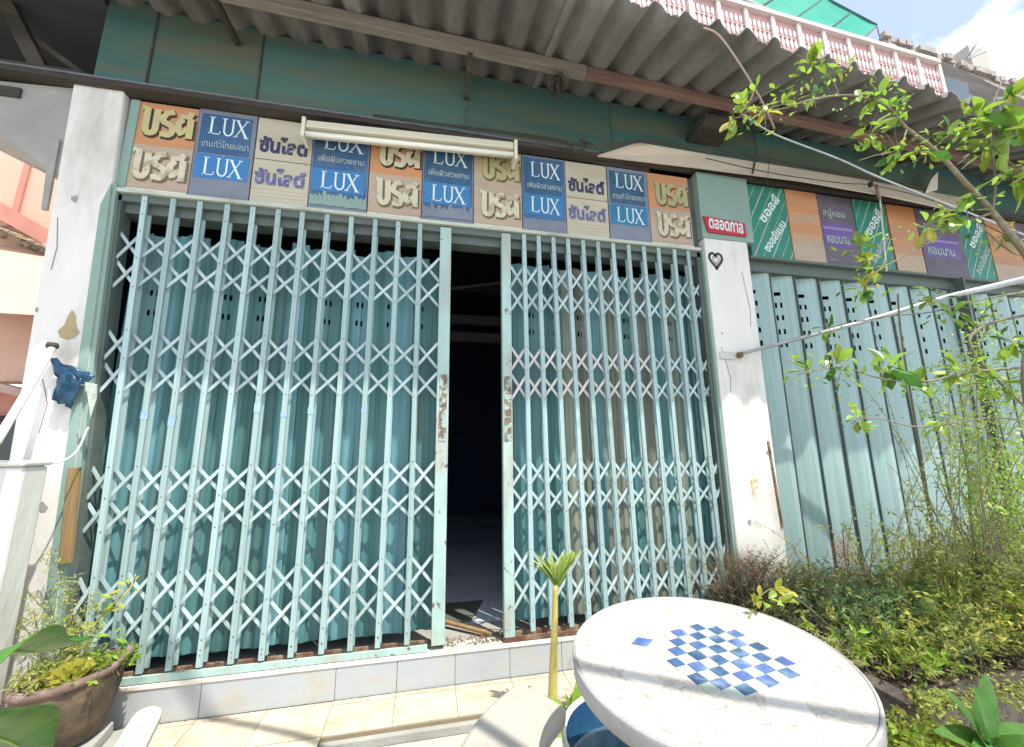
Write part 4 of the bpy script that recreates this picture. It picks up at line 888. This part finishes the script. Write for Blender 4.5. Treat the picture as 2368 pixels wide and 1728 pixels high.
for p, n, s, sp, d, pk in [
 ((1.231,-1.300,2.610), 7, .9, .02, (-.2,0,.4), None), ((1.169,-1.300,2.542), 5, 1.0, .02, (-.5,0,-1.2), (0,1,9,10)), ((1.315,-1.300,2.594), 5, .6, .02, (.2,0,0), Y),
 ((1.412,-1.300,2.651), 5, .7, .02, (-.2,0,.4), Gn), ((1.631,-1.280,2.916), 6, 1.0, .02, (-.3,0,.5), Gn), ((1.753,-1.280,2.906), 6, .6, .02, (0,0,.3), Gn),
 ((1.588,-1.300,2.735), 4, .6, .02, (0,0,-.2), Gn), ((1.870,-1.280,2.799), 4, .6, .015, (0,0,.3), Gn), ((1.978,-1.280,2.820), 9, .9, .035, (-.2,0,.5), Gn),
 ((2.120,-1.270,2.796), 8, .9, .035, (.2,0,.3), Gn), ((1.910,-1.260,2.624), 7, .95, .03, (-.5,0,-.4), Gn), ((2.084,-1.250,2.579), 6, .9, .03, (-.3,0,-.3), Gn),
 ((2.254,-1.250,2.606), 7, .9, .03, (.1,0,-.2), Gn), ((2.422,-1.260,2.711), 6, 1.0, .03, (.2,0,.4), Gn), ((2.552,-1.300,2.798), 8, 1.1, .04, (-.1,0,.3), Gn),
 ((2.683,-1.330,2.871), 11, 1.9, .04, (.6,0,.3), Gn), ((2.736,-1.330,2.754), 8, 2.0, .04, (.6,0,-.1), Gn), ((2.634,-1.280,2.655), 7, 1.0, .04, (-.1,0,.2), Gn),
 ((2.680,-1.300,2.499), 9, 1.7, .04, (.4,0,-.2), (0,3,4,9,10)), ((2.490,-1.250,2.389), 5, 1.1, .03, (-.3,0,-.4), Gn), ((2.442,-1.200,2.321), 8, 1.1, .04, (-.2,0,-.3), Gn),
 ((2.290,-1.180,2.268), 6, .9, .04, (-.5,0,.1), (0,1,9)), ((2.735,-1.200,2.257), 5, .9, .04, (0,0,-.4), Gn), ((1.973,-1.100,2.174), 12, .75, .04, (-.3,0,.3), Gn),
 ((2.019,-1.100,2.075), 12, .85, .04, (-.1,0,.1), (0,1,2,9,10,11)), ((1.954,-1.100,1.958), 8, .75, .04, (0,0,-.5), Gn), ((1.900,-0.950,1.816), 6, .6, .03, (-.2,0,.1), Gn),
 ((2.549,-1.000,1.993), 8, .8, .05, (0,0,.2), Gn), ((2.579,-1.050,1.904), 8, .9, .05, (0,0,0), Gn), ((1.581,-1.100,1.564), 5, .9, .03, (-.7,0,.2), Gn),
 ((1.730,-1.100,1.599), 6, .9, .03, (0,0,.4), Gn), ((1.728,-1.100,1.529), 4, .8, .03, (0,0,-.7), (6,7,8)), ((1.999,-1.100,1.577), 5, 1.3, .03, (.5,0,.2), (6,7,8,0)),
 ((2.168,-1.100,1.519), 8, 1.0, .05, (.2,0,0), Gn), ((2.398,-1.120,1.584), 10, 1.1, .06, (0,0,0), Gn), ((2.550,-1.150,1.519), 9, 1.2, .06, (0,0,0), Gn),
 ((2.732,-1.150,1.721), 10, 1.0, .06, (0,0,.2), Gn), ((2.623,-1.120,1.860), 8, .9, .05, (0,0,.3), Gn), ((1.803,-1.100,1.364), 8, .6, .05, (0,0,.3), Gn), ((2.258,-1.100,1.356), 6, .7, .05, (0,0,0), Gn)]:
    cluster(p, n, s, sp, d, pk)
print('tree leaves', nl)
r_ = random.Random(77)
tw = MB()
for p, s_ in CP:
    for i in range(4):
        e = p+Vector((r_.gauss(0,.05), r_.gauss(0,.05), r_.gauss(0,.045))); tw.tube(smooth_line([p, p.lerp(e, .5)+Vector((0,0,.008)), e], 3), .0016, .0007, 4, cap=False)
part('twigs', tw, mBark, tr, kind='stuff')
for mm, cnt in ((mLeaf, 15), (mLeafD, 5), (mLeafY, 2)):
    fl = MB()
    for p, s_ in CP:
        if p.x < 1.2: continue
        for i in range(cnt):
            q = p+Vector((r_.gauss(0,.034), r_.gauss(0,.05), r_.gauss(0,.032))); d = Vector((r_.gauss(0,1), r_.gauss(0,.8), r_.gauss(0,.7))).normalized(); L_ = .045*min(s_, 1.3)*r_.uniform(.5, 1.2); u = d.cross(Vector((r_.gauss(0,.4), r_.gauss(-.3,.4), 1))).normalized()*L_*.22; k = len(fl.v)
            fl.v += [tuple(q), tuple(q+d*L_*.35+u*.8), tuple(q+d*L_*.7+u), tuple(q+d*L_), tuple(q+d*L_*.7-u), tuple(q+d*L_*.35-u*.8)]; fl.f.append(tuple(range(k, k+6)))
    part('small_leaves', fl, mm, tr, kind='stuff')
# ------------------------------------------------------------ yellow-stemmed plant behind the bench
yp = thing('young_palm', 'young plant with thick yellow stem and cupped leaf tuft before the right gate', 'plant', (.60, -.45, 0))
st0 = [(.60,-.45,-.004),(.607,-.45,.18),(.622,-.45,.40),(0.632,-0.450,0.591)]
part('stem', MB().tube(smooth_line(st0, 6), .026, .011, 12), mStemY, yp, smooth=True)
cw = Vector((0.637,-0.450,0.580)); ln = lib([mLeafP2, mLeaf, mLeafP2], 1.0, .17, 2, shape='lance')
for i in range(64):
    a = -1+2*i/63; th = a*.80; Lf = .085+.105*abs(a)**.9+rnd.uniform(-.02, .012)
    d = Vector((math.sin(th)*.75, rnd.uniform(-.25,.25), math.cos(th)+.35*abs(a)))
    part('leaflet', ln[i % 6], None, yp, M=orient(cw+Vector((0,0,rnd.uniform(-.01,.03))), d, Vector((-a*1.2,-.7,.2))+rv(.45), Lf*rnd.uniform(.8,1.1)))
bp2 = thing('broadleaf_clump', 'small clump of strap leaves sprouting between the bench and the blue basin', 'plant', (.58, -.72, 0))
sl = lib([mLeafD, mLeaf], 1.0, .30, 2, shape='lance'); rt_ = Vector((.585,-.745,.17))
for d, L_ in [((-.9,-.2,.55),.19),((-.75,.1,.35),.15),((-.35,-.2,.9),.14),((.1,-.1,1),.16),((.35,.1,.8),.13),((-.1,-.3,.9),.11),((.6,-.1,.6),.12),((-.6,-.3,.1),.10)]:
    part('leaf', sl[rnd.randrange(4)], None, bp2, M=orient(rt_+rv(.008), d, (0,-.5,1), L_))
part('stem', MB().tube([(.58,-.72,-.004), rt_, rt_+Vector((.0,0,.02))], .014, .010, 8), mLeafD, bp2, smooth=True)

# ------------------------------------------------------------ left: clay pot, stones, weeds, leaves
cp_ = thing('clay_pot', 'broad brown clay bowl pot with chipped pinkish rim beside the left gate', 'pot', (-1.42, -.24, .09))
PM = Matrix.Translation((-1.42, -.24, .088)) @ Matrix.Rotation(R(-5), 4, 'Y')
def ppart(n, mb, m, **k): return part(n, mb, m, cp_, M=PM, **k)
ppart('bowl', MB().lathe([(0,0),(.085,0),(.105,.012),(.135,.09),(.158,.17),(.168,.235),(.166,.245),(.150,.245),(.148,.19),(0,.19)], (0,0,0), 44), mClay, smooth=True)
rimm = MB(); prof = [(.150,.243),(.150,.262),(.160,.270),(.176,.266),(.181,.252),(.174,.240),(.160,.238)]; Kp = len(prof); NR = 44
for i in range(NR):
    t = 2*math.pi*i/NR; wob = .004*math.sin(5*t)+.003*math.sin(11*t)
    up = .035*max(0, math.cos(t-.35))**14
    for r, z in prof: rimm.v.append(((r+wob+up*.5)*math.cos(t), (r+wob)*math.sin(t), z+up+wob*.6))
for i in range(NR):
    for j in range(Kp): rimm.f.append((i*Kp+j, ((i+1) % NR)*Kp+j, ((i+1) % NR)*Kp+(j+1) % Kp, i*Kp+(j+1) % Kp))
ppart('rim', rimm, mClayRim, smooth=True)
ppart('soil', MB().lathe([(0,.225),(.08,.228),(.149,.212)], (0,0,0), 30), mSoil)
def sprays(bases, n, ln, leafL, leafW, seed, lean=(0,0,0), upr=1.0):
    """arching stems carrying narrow leaves, as two plain meshes"""
    r = random.Random(seed); st = MB(); lf = MB()
    for i in range(n):
        b = bases[r.randrange(len(bases))]; p = Vector((b[0]+r.gauss(0,1)*b[3], b[1]+r.gauss(0,1)*b[4], b[2])); hl = ln*r.uniform(.45, 1.2)*b[5]
        d = Vector((r.gauss(0,.5)+lean[0], r.gauss(-.1,.4)+lean[1], upr)).normalized(); bend = Vector((r.gauss(0,.5), r.gauss(-.1,.4), -.45)); P = []
        for k in range(7): t = k/6; P.append(p+d*hl*t+bend*hl*t*t*.45)
        st.tube(P, .0022, .0007, 3, cap=False)
        m = int(8+hl*55)
        for k in range(m):
            t = r.uniform(.25, 1.0); a = int(t*5.99); q = P[a].lerp(P[a+1], t*6-a if a < 6 else 0); ax = (P[a+1]-P[a]).normalized()
            dd = (ax*.7+Vector((r.gauss(0,1), r.gauss(0,1), r.gauss(.25,.8))).normalized()).normalized(); s_ = leafL*r.uniform(.45, 1.25); v = dd.cross(Vector((r.gauss(0,1), r.gauss(0,1), r.gauss(0,1)))).normalized()*leafW*s_/leafL*.5
            q2 = q+dd*s_*.5+Vector((0,0,-.06*s_)); q3 = q+dd*s_+Vector((0,0,-.25*s_))
            w0 = len(lf.v); lf.v += [tuple(q), tuple(q2+v), tuple(q3), tuple(q2-v)]; lf.f.append((w0,w0+1,w0+2,w0+3))
    return st, lf
def herb_mesh(n, cen, rad, size, up=.6, L=2.2, seed=0, drop=.3):
    r = random.Random(seed); mb = MB()
    for i in range(n):
        while 1:
            u = Vector((r.uniform(-1,1), r.uniform(-1,1), r.uniform(-1,1)))
            if u.length < 1: break
        nz = noise.noise(Vector((u.x*2.3+seed, u.y*2.3, u.z*2.3)))
        if nz < -.12 and r.random() < .8: continue
        p = Vector((cen[0]+u.x*rad[0], cen[1]+u.y*rad[1], cen[2]+u.z*rad[2]))
        d = Vector((r.gauss(0,1), r.gauss(0,1), r.gauss(up,1))).normalized(); s = size*r.uniform(.5, 1.3); x = d.cross(Vector((r.gauss(0,1), r.gauss(0,1), r.gauss(0,1)))).normalized()*s/L
        mb.v += [tuple(p), tuple(p+d*s*.5+x), tuple(p+d*s), tuple(p+d*s*.5-x)]; k = len(mb.v); mb.f.append((k-4,k-3,k-2,k-1))
    return mb
def stems_mesh(base, tips, r0=.003, r1=.001, side=5, needle=.02, seed=1, sub=True):
    """fine branching stems with short needles"""
    r = random.Random(seed); mb = MB(); lf = MB()
    for t in tips:
        b = Vector(base)+Vector((r.uniform(-.03,.03), r.uniform(-.03,.03), 0)); t = Vector(t); m = b.lerp(t, .5)+Vector((r.uniform(-.04,.04), r.uniform(-.03,.03), r.uniform(0,.03)))
        P = smooth_line([b, m, t], 5); mb.tube(P, r0, r1, 4, cap=False)
        for i in range(3, len(P)):
            for k in range(side):
                d = Vector((r.gauss(0,1), r.gauss(0,.7), r.gauss(.35,.6))).normalized(); L = needle*r.uniform(.6, 1.4)*3*(1-.5*i/len(P)); q = P[i]+(P[i-1]-P[i])*r.random()
                e = q+d*L; u = d.orthogonal().normalized()*.0007; mb.quad(q-u, q+u, e+u, e-u)
                for s_ in range(6):
                    f = q.lerp(e, (s_+1)/6); dd = (d*.5+Vector((r.gauss(0,1), r.gauss(0,1), r.gauss(0,1))).normalized()).normalized(); g = f+dd*needle*r.uniform(.5, 1); v = dd.orthogonal().normalized()*needle*.09
                    lf.quad(f, f+dd*needle*.5+v, g, f+dd*needle*.5-v)
    return mb, lf
def sbush(name, label, cat, m, comps, spr=(), base=None):
    t = thing(name, label, cat, base or comps[0][1])
    mb = MB()
    for c in comps:
        h = herb_mesh(*c[:1], *c[1:4], **(c[4] if len(c) > 4 else {})); k = len(mb.v); mb.v += h.v; mb.f += [tuple(k+a for a in f) for f in h.f]
    if mb.f: part('foliage', mb, m, t, kind='stuff')
    for sp, mm in spr:
        a, b = sprays(*sp); part('stems', a, mTwig, t, kind='stuff'); part('leaves', b, mm, t, kind='stuff')
    return t
t = sbush('pot_weeds', 'low green and yellow weeds growing in the brown clay bowl', 'plant', mHerb, [(700, (-1.45,-.25,.34), (.13,.12,.035), .022, {'seed':3,'up':1.2,'L':3})], [(([(-1.46,-.25,.315,.07,.06,1)], 90, .12, .030, .009, 161), mHerb), (([(-1.34,-.22,.32,.04,.05,1)], 70, .10, .030, .012, 162), mLeaf)])
part('foliage', herb_mesh(260, (-1.40,-.30,.365), (.06,.05,.02), .04, seed=6, up=.6, L=1.8), mLeafY, t, kind='stuff')
wtips = [(-1.719,-0.150,0.648),(-1.687,-0.120,0.819),(-1.645,-0.200,0.586),(-1.539,-0.200,0.687),(-1.460,-0.200,0.607),(-1.714,-0.200,0.575),(-1.530,-0.250,0.559),(-1.403,-0.200,0.511)]
wd_ = thing('wispy_weed', 'tall wispy green weed behind the clay pot in front of the left pillar', 'plant', (-1.5,-.2,.3))
a, b = stems_mesh((-1.52,-.2,.30), wtips, .0026, .001, 3, .028, seed=5); part('stems', a, mTwig, wd_, kind='stuff'); part('foliage', b, mHerb, wd_, kind='stuff')
cl = thing('climbing_sprig', 'mottled olive sprig climbing up right across the lower left gate pickets', 'plant', (-1.40,-.18,.36))
part('stem', MB().tube(smooth_line([(-1.471,-0.200,0.410),(-1.451,-0.170,0.467),(-1.408,-0.150,0.548),(-1.343,-0.130,0.622),(-1.331,-0.120,0.687)]), .006, .0025, 6), mStemY, cl, smooth=True)
sm2 = lib([mLeafY, mLeaf, mHerb], .05, .018, 2)
for p, n_ in (((-1.444,-0.170,0.475), 7), ((-1.416,-0.160,0.533), 8), ((-1.378,-0.150,0.583), 7), ((-1.335,-0.130,0.631), 6), ((-1.448,-0.200,0.425), 6), ((-1.336,-0.200,0.450), 7), ((-1.490,-0.200,0.483), 6)):
    cluster(p, n_, .95, .025, (0,0,.4), None, cl, sm2)
for i, (bx, by, sx, sy, z0, z1, an_) in enumerate([(-1.43,-.27,.15,.13,.045,.088,.3),(-1.30,-.36,.11,.05,0,.05,.75),(-1.50,-.42,.14,.09,-.01,.04,-.2),(-1.62,-.45,.10,.08,-.01,.06,.4),(-1.38,-.30,.2,.15,-.0,.042,.6),(-1.26,-.28,.05,.10,.0,.035,.8)]):
    q = [(bx+(a*math.cos(an_)-b*math.sin(an_)), by+(a*math.sin(an_)+b*math.cos(an_))) for a, b in ((-sx,-sy*.8),(sx*.8,-sy),(sx,sy*.7),(-sx*.7,sy))]
    lbs = ['flat cracked stone slab directly under the clay pot','weathered split timber offcut lying right of the clay pot','pale rough stone in front of the clay pot','pale stone at the far left below the weeds','wide grey slab forming the base layer under the pot','small grey rubble piece between pot and floor tiles']
    setp(part('paving_slab' if i != 1 else 'timber_offcut', MB().hexa([(x,y,z0) for x, y in q], [(x*.98+bx*.02,y*.98+by*.02,z1+rnd.uniform(-.006,.006)) for x, y in q]), mWood if i == 1 else mWhiteW if i in (2,3) else mGreyC, bevel=.007), lbs[i], 'timber' if i == 1 else 'stone')
og = thing('carved_stone_end', 'white carved stone piece with rounded head, right of the clay pot', 'ornament', (-1.022,-0.580,0.158))
A0 = Vector((-1.063,-0.400,0.210)); A1 = Vector((-1.029,-0.600,0.152)); ax = (A1-A0).normalized(); nrm = Vector((.25,-.75,.62)); nrm = (nrm-ax*nrm.dot(ax)).normalized(); sd_ = ax.cross(nrm)
OM = Matrix(((sd_.x,ax.x,nrm.x,A0.x),(sd_.y,ax.y,nrm.y,A0.y),(sd_.z,ax.z,nrm.z,A0.z),(0,0,0,1)))
out = [(.048*math.cos(R(a)), .048*math.sin(R(a))) for a in range(180, 361, 15)]+[(.052,.20),(-.052,.20)]
n_ = len(out); ob_ = MB(); ob_.v = [(x,y,-.022) for x, y in out]+[(x,y,.018) for x, y in out]; ob_.f = [tuple(range(n_))[::-1], tuple(range(n_, 2*n_))]+[(i,(i+1) % n_,n_+(i+1) % n_,n_+i) for i in range(n_)]
part('slab', ob_, mStoneW, og, M=OM, bevel=.007)
ring = MB()
for cy_, rr in ((.02,.024),(.085,.026)):
    pts_ = [(rr*math.cos(a*math.pi/8), cy_+rr*math.sin(a*math.pi/8), .0195) for a in range(17)]; ring2 = MB().tube(pts_, .004, .004, 6, cap=False); part('ring_relief', ring2, mPatch, og, M=OM, smooth=True)
for s1, s2 in (((-.02,.045),(.02,.125)),((.02,.045),(-.02,.125)),((-.03,.15),(.03,.13))):
    part('bar_relief', MB().tube([(s1[0],s1[1],.0195),(s2[0],s2[1],.0195)], .0035, .0035, 6), mPatch, og, M=OM)
# large foreground leaves
fg = thing('strap_leaf_plant', 'large glossy strap leaf plant poking in at the lower left corner, close to the camera', 'plant', (-1.2,-2.0,.2))
def big_leaf(P, wmax, upv, name='leaf'):
    P = smooth_line(P, 6); n = len(P); mb = MB(); up = Vector(upv).normalized()
    for i, p in enumerate(P):
        t = i/(n-1); d = (P[min(i+1,n-1)]-P[max(i-1,0)]).normalized(); s = d.cross(up).normalized(); w_ = wmax/2*min(1, (1.02-t)*2.1)**.8
        for j in range(5):
            a = (j-2)/2; mb.v.append(tuple(p+s*(a*w_)+up*(abs(a)**1.6*w_*.45)))
    for i in range(n-1):
        for j in range(4): a = i*5+j; mb.f.append((a, a+1, a+6, a+5))
    lf_ = part(name, mb, mBigLeaf, fg, smooth=True, solid=.0012); part('midrib', MB().tube([p-up*.001 for p in P[:-2]], .0022, .0008, 5), mLeafP2, fg, smooth=True); return lf_
big_leaf([(-0.440,-1.950,1.034), (-0.439,-1.900,1.053), (-0.453,-1.820,1.022), (-0.450,-1.740,1.004)], .078, (0,-.62,.78))
big_leaf([(-0.392,-2.000,1.029), (-0.395,-1.950,1.004), (-0.401,-1.900,0.965), (-0.399,-1.860,0.918)], .085, (0,-.45,.9))
part('stem', MB().tube([(-0.440,-1.950,1.034), (-1.15,-2.0,.4), (-1.1,-2.0,-.05)], .012, .02, 8), mBigLeaf, fg)

# ------------------------------------------------------------ right: planter bed and shrubs
pl = thing('planter_bed', 'raised brown planter bed full of weeds to the right of the round table', 'planter', (3, -.7, 0))
for nm, bx in (('front_wall', (1.70,5.6,-1.17,-1.12,-.05,.33)), ('side_wall', (1.70,1.75,-1.1195,-.10,-.05,.33)), ('coping', (1.685,1.765,-1.1195,-.10,.3305,.352)), ('coping', (1.685,5.6,-1.185,-1.12,.3305,.352))):
    part(nm, MB().box(*bx), mPotBrown if 'wall' in nm else mDark, pl, bevel=.004)
sg = MB(); nx, ny = 60, 16
for j in range(ny+1):
    for i in range(nx+1):
        x = 1.752+3.83*i/nx; y = -1.118+1.08*j/ny; sg.v.append((x, y, .30+.05*noise.noise(Vector((x*3, y*3, 1)))+.06*min(1, j/6)))
for j in range(ny):
    for i in range(nx): a = j*(nx+1)+i; sg.f.append((a, a+1, a+nx+2, a+nx+1))
part('soil', sg, mSoil, pl, smooth=True)
lit = MB()
for i in range(1500):
    x = rnd.uniform(1.72, 3.6); y = rnd.uniform(-1.17, -.3); z = .345+rnd.uniform(0,.03); a = rnd.uniform(0,3.14); l = rnd.uniform(.01,.05); c, d = math.cos(a)*l, math.sin(a)*l
    lit.quad((x,y,z),(x+c,y+d,z+rnd.uniform(0,.02)),(x+c-d*.15,y+d+c*.15,z+.004),(x-d*.15,y+c*.15,z+.004))
part('leaf_litter', lit, mDry, pl, kind='stuff')
dg_ = thing('dry_clump', 'dry grey-brown clump of dead stalks at the foot of the right white pillar', 'plant', (1.85,-.33,.35))
gm = MB()
for i in range(4200):
    b = Vector((1.86+rnd.gauss(0,.11), -.30+rnd.gauss(0,.06), rnd.uniform(.25,.56))); d = Vector((rnd.gauss(0,.45), rnd.gauss(-.15,.35), 1)).normalized(); l = rnd.uniform(.06,.20); u = d.orthogonal().normalized()*.0014; e = b+d*l+Vector((rnd.gauss(0,.02),rnd.gauss(0,.02),-.03*l))
    gm.quad(b-u, b+u, e+u*.4, e-u*.4)
part('stalks', gm, mDry, dg_, kind='stuff')
a, b = sprays([(1.85,-.32,.32,.10,.05,1)], 70, .44, .018, .005, 171); part('stems', a, mTwig, dg_, kind='stuff'); part('leaves', b, mDry, dg_, kind='stuff')
a, b = sprays([(1.80,-.32,.50,.09,.05,1),(2.02,-.32,.46,.05,.05,1)], 30, .22, .016, .006, 172); part('dried_tips', b, mRedF, dg_, kind='stuff')
sbush('olive_bush', 'soft olive feathery bush between the dry clump and the table edge', 'shrub', mHerb, [(5000, (2.12,-.40,.46), (.18,.14,.13), .016, {'seed':11,'L':7})], [(([(2.10,-.42,.33,.10,.07,1),(1.88,-.45,.33,.08,.05,.7)], 90, .36, .022, .004, 111), mHerb), (([(2.0,-.40,.33,.12,.05,1)], 40, .40, .016, .003, 112), mDry)])
sbush('dark_bush', 'dense deep green bush in the planter just beyond the table rim', 'shrub', mHerbB, [(3500, (2.14,-.76,.44), (.24,.2,.12), .020, {'seed':21,'L':5})], [(([(2.10,-.75,.35,.13,.12,1),(2.42,-.55,.35,.15,.1,1)], 170, .34, .034, .008, 121), mHerbB), (([(2.2,-.85,.35,.2,.1,.8)], 60, .30, .040, .012, 122), mHerb), (([(1.92,-.95,.35,.08,.08,.8)], 40, .2, .05, .018, 123), mLeaf), (([(2.4,-.62,.35,.22,.1,1)], 40, .46, .014, .004, 124), mRedF)])
sbush('yellow_green_bush', 'yellow-green leafy weeds spreading over the right of the planter', 'shrub', mHerb, [(2500, (2.85,-.75,.44), (.40,.25,.12), .022, {'seed':31,'L':3.4}), (1500, (3.3,-.5,.6), (.5,.25,.2), .024, {'seed':33,'L':3.4})], [(([(2.7,-.8,.35,.25,.14,1.15),(3.1,-.6,.38,.3,.15,1.5),(2.3,-1.0,.34,.22,.06,.6)], 300, .42, .036, .010, 131), mHerb), (([(2.6,-.95,.34,.3,.08,.8),(3.0,-.6,.36,.3,.15,1.3)], 110, .40, .030, .009, 132), mLeafY), (([(2.8,-.85,.34,.35,.1,.9)], 80, .36, .05, .018, 133), mLeaf), (([(3.0,-.9,.34,.28,.08,2.4),(3.5,-.7,.34,.3,.1,2.4)], 80, .42, .020, .008, 134), mLeafP2), (([(3.1,-.85,.34,.35,.1,1.9)], 90, .42, .026, .009, 135), mHerb), (([(1.8,-1.14,.34,.02,.03,.6),(2.1,-1.16,.34,.2,.02,.6),(2.6,-1.16,.34,.2,.02,.6)], 110, .30, .026, .009, 136, (0,-.9,0), .5), mHerb)])
rf = thing('rust_flowers', 'rust-red dried flower plume rising in front of the long shutter', 'plant', (2.45,-.38,.4))
fm = MB()
for c_, n_, r_, h_ in (((2.429,-0.400,0.639), 420, .028, .055), ((2.448,-0.420,0.530), 300, .04, .04), ((2.570,-0.450,0.432), 260, .05, .03), ((2.650,-0.500,0.370), 220, .05, .03)):
    for i in range(n_):
        p = Vector(c_)+Vector((rnd.gauss(0,r_), rnd.gauss(0,r_), rnd.gauss(0,h_))); d = rv(1).normalized()*.011; u = d.orthogonal().normalized()*.003; fm.quad(p, p+d*.5+u, p+d, p+d*.5-u)
part('flower_heads', fm, mRedF, rf, kind='stuff')
part('stalk', MB().tube(smooth_line([(2.40,-.42,.3), (2.45,-.40,.5), (2.458,-0.400,0.752)]), .004, .002, 5), mTwig, rf)
gr_ = thing('grass_tuft', 'tuft of bright upright grass blades in the middle of the planter', 'grass', (2.3,-.82,.36))
gl_ = lib([mLeaf, mLeafD], 1.0, .05, 2, shape='lance')
for i in range(46):
    p = Vector((2.194,-0.850,0.317))+Vector((rnd.gauss(0,.05), rnd.gauss(0,.04), rnd.uniform(-.03,.01))); part('blade', gl_[i % 4], None, gr_, M=orient(p, (rnd.gauss(0,.35), rnd.gauss(0,.3), 1), rv(1), rnd.uniform(.10,.22)))
for nm, lb, base, tips, mm, sd2, nd, sid in [
 ('feathery_stalk', 'thin feathery stalk like dill standing before the shutter, nearest the rust plume', (2.35,-.5,.35), [(2.454,-0.500,0.897),(2.575,-0.500,0.917),(2.359,-0.500,0.825),(2.631,-0.500,0.788)], mHerbB, 41, .016, 4),
 ('twiggy_shrub', 'tall fine-twigged shrub with tiny pale leaves in front of the long shutter', (2.95,-.75,.4), [(2.478,-0.750,1.306),(2.613,-0.800,1.450),(2.781,-0.800,1.353),(2.958,-0.800,1.505),(3.035,-0.800,1.302),(3.127,-0.850,1.451),(3.200,-0.850,1.251),(2.615,-0.800,1.091),(2.808,-0.850,1.067),(3.046,-0.850,0.990),(2.385,-0.800,1.029),(3.253,-0.900,1.497),(2.832,-0.800,1.182),(2.999,-0.850,1.156)], mHerb, 43, .017, 5),
 ('wiry_shrub', 'wiry dark-stemmed shrub right at the picture edge beside the shutter', (3.0,-.95,.4), [(2.725,-0.950,0.884),(2.958,-0.950,1.026),(2.532,-0.950,0.831),(2.932,-0.950,0.810),(2.528,-0.900,0.927),(2.954,-0.950,1.206),(2.711,-0.950,1.033)], mHerbB, 45, .019, 5),
 ('low_fern', 'low ferny weed leaning over the planter edge towards the table', (1.80,-.95,.36), [(1.561,-0.950,0.503),(1.582,-1.000,0.447),(1.763,-0.950,0.475),(1.667,-1.050,0.413),(1.537,-0.900,0.442)], mHerb, 47, .015, 4)]:
    t = thing(nm, lb, 'shrub' if 'shrub' in nm else 'plant', base)
    if nm == 'twiggy_shrub':
        for c_, r3, n_, sd_, m_ in (((2.640,-1.000,1.298), (.30,.15,.42), 2600, 61, mLeafP2), ((2.725,-1.000,1.038), (.26,.15,.30), 2200, 62, mLeaf), ((2.879,-1.000,1.669), (.22,.15,.28), 900, 63, mLeaf)): part('foliage', herb_mesh(n_, c_, r3, .017, seed=sd_, L=3), m_, t, kind='stuff')
        a, b = sprays([(2.447,-1.000,0.747)+(.22,.08,3.0)], 36, .40, .018, .007, 64, (0,0,0), 1.6); part('stems', a, mTwig, t, kind='stuff'); part('leaves', b, mLeafP2, t, kind='stuff')
    a, b = stems_mesh(base, tips, .0035, .0012, sid, nd, seed=sd2); part('stems', a, mTwig, t, kind='stuff'); part('foliage', b, mm, t, kind='stuff')
for nm, lb, P in (('bare_stem', 'thin dark bare stem rising from the planter in front of the shutter', [(2.60,-.72,.4),(2.618,-0.750,0.742),(2.567,-0.800,1.209),(2.432,-0.900,1.772),(2.389,-0.950,2.026)]), ('bare_stem', 'second thin dark stem, nearer the picture edge than the first', [(2.9,-.75,.4),(2.814,-0.800,0.787),(2.836,-0.850,1.326),(2.772,-0.900,1.687)])):
    setp(part(nm, MB().tube(smooth_line(P), .007, .004, 6), mTwig, smooth=True), lb, 'stem')
pb = MB()
for i in range(170):
    c = Vector((rnd.uniform(2.55,3.5), 0, .40)); c.y = -.80+.12*(rnd.random()-.5)+(c.x-3)*.1; s = rnd.uniform(.010,.026)
    if i > 120: c = Vector((2.220,-0.950,0.359))+Vector((rnd.gauss(0,.06), rnd.gauss(0,.04), rnd.gauss(0,.02))); s *= .7
    pb.lathe([(0,s*.6),(s*.7,s*.4),(s,0),(s*.7,-s*.4),(0,-s*.6)], c, 6)
setp(part('pebbles', pb, mPebble, smooth=True), 'white and pinkish pebbles scattered among the planter weeds', 'pebbles', kind='stuff')
bl = thing('broadleaf_plant', 'glossy bright green broad-leaved plant at the lower right corner', 'plant', (2.0,-1.38,0))
bm_ = lib([mBigLeaf, mLeafD], 1.0, .36, 2, shape='br'); b0_ = Vector((1.722,-1.380,0.325))
for d, L_ in [((-.9,-.1,.55),.17),((-.45,-.1,.85),.17),((-.05,-.1,1),.15),((.5,0,.8),.17),((-.7,-.3,.15),.13),((.8,-.2,.4),.15),((.1,-.5,.6),.12)]:
    part('leaf', bm_[rnd.randrange(4)], None, bl, M=orient(b0_+rv(.01), d, (0,-.6,.8), L_*1.15))
part('stem', MB().tube([(b0_.x,b0_.y,-.055), b0_], .012, .008, 6), mLeafD, bl)
sbush('ground_weeds', 'small yellow-green weeds on the ground by the planter foot, below the table edge', 'plant', mHerb, [(260, (1.517,-1.300,0.316), (.1,.07,.04), .022, {'seed':51,'L':2})], [(([(1.511,-1.300,0.292)+(.07,.05,.5),(1.708,-1.300,0.251)+(.09,.05,.5)], 90, .24, .030, .014, 151), mLeaf), (([(1.583,-1.300,0.282)+(.12,.05,.5)], 40, .24, .026, .012, 152), mLeafY)])
tv = thing('trailing_vine', 'thin leafy vine trailing from the planter onto the far rim of the table', 'plant', (1.2,-1.2,.78))
part('stem', MB().tube(smooth_line([(1.72,-1.0,.40),(1.45,-1.12,.62),(1.12,-1.28,.80),(.98,-1.33,.785)]), .0022, .0012, 5), mTwig, tv)
for p in ((1.02,-1.32,.79),(1.10,-1.29,.80),(.97,-1.34,.78),(1.06,-1.35,.785),(1.2,-1.24,.77)): cluster(p, 5, .45, .02, (0,0,.3), (0,1,9,10), tv, ob)
# branch casting leaf shade on the far side of the terrace is simply the tree above
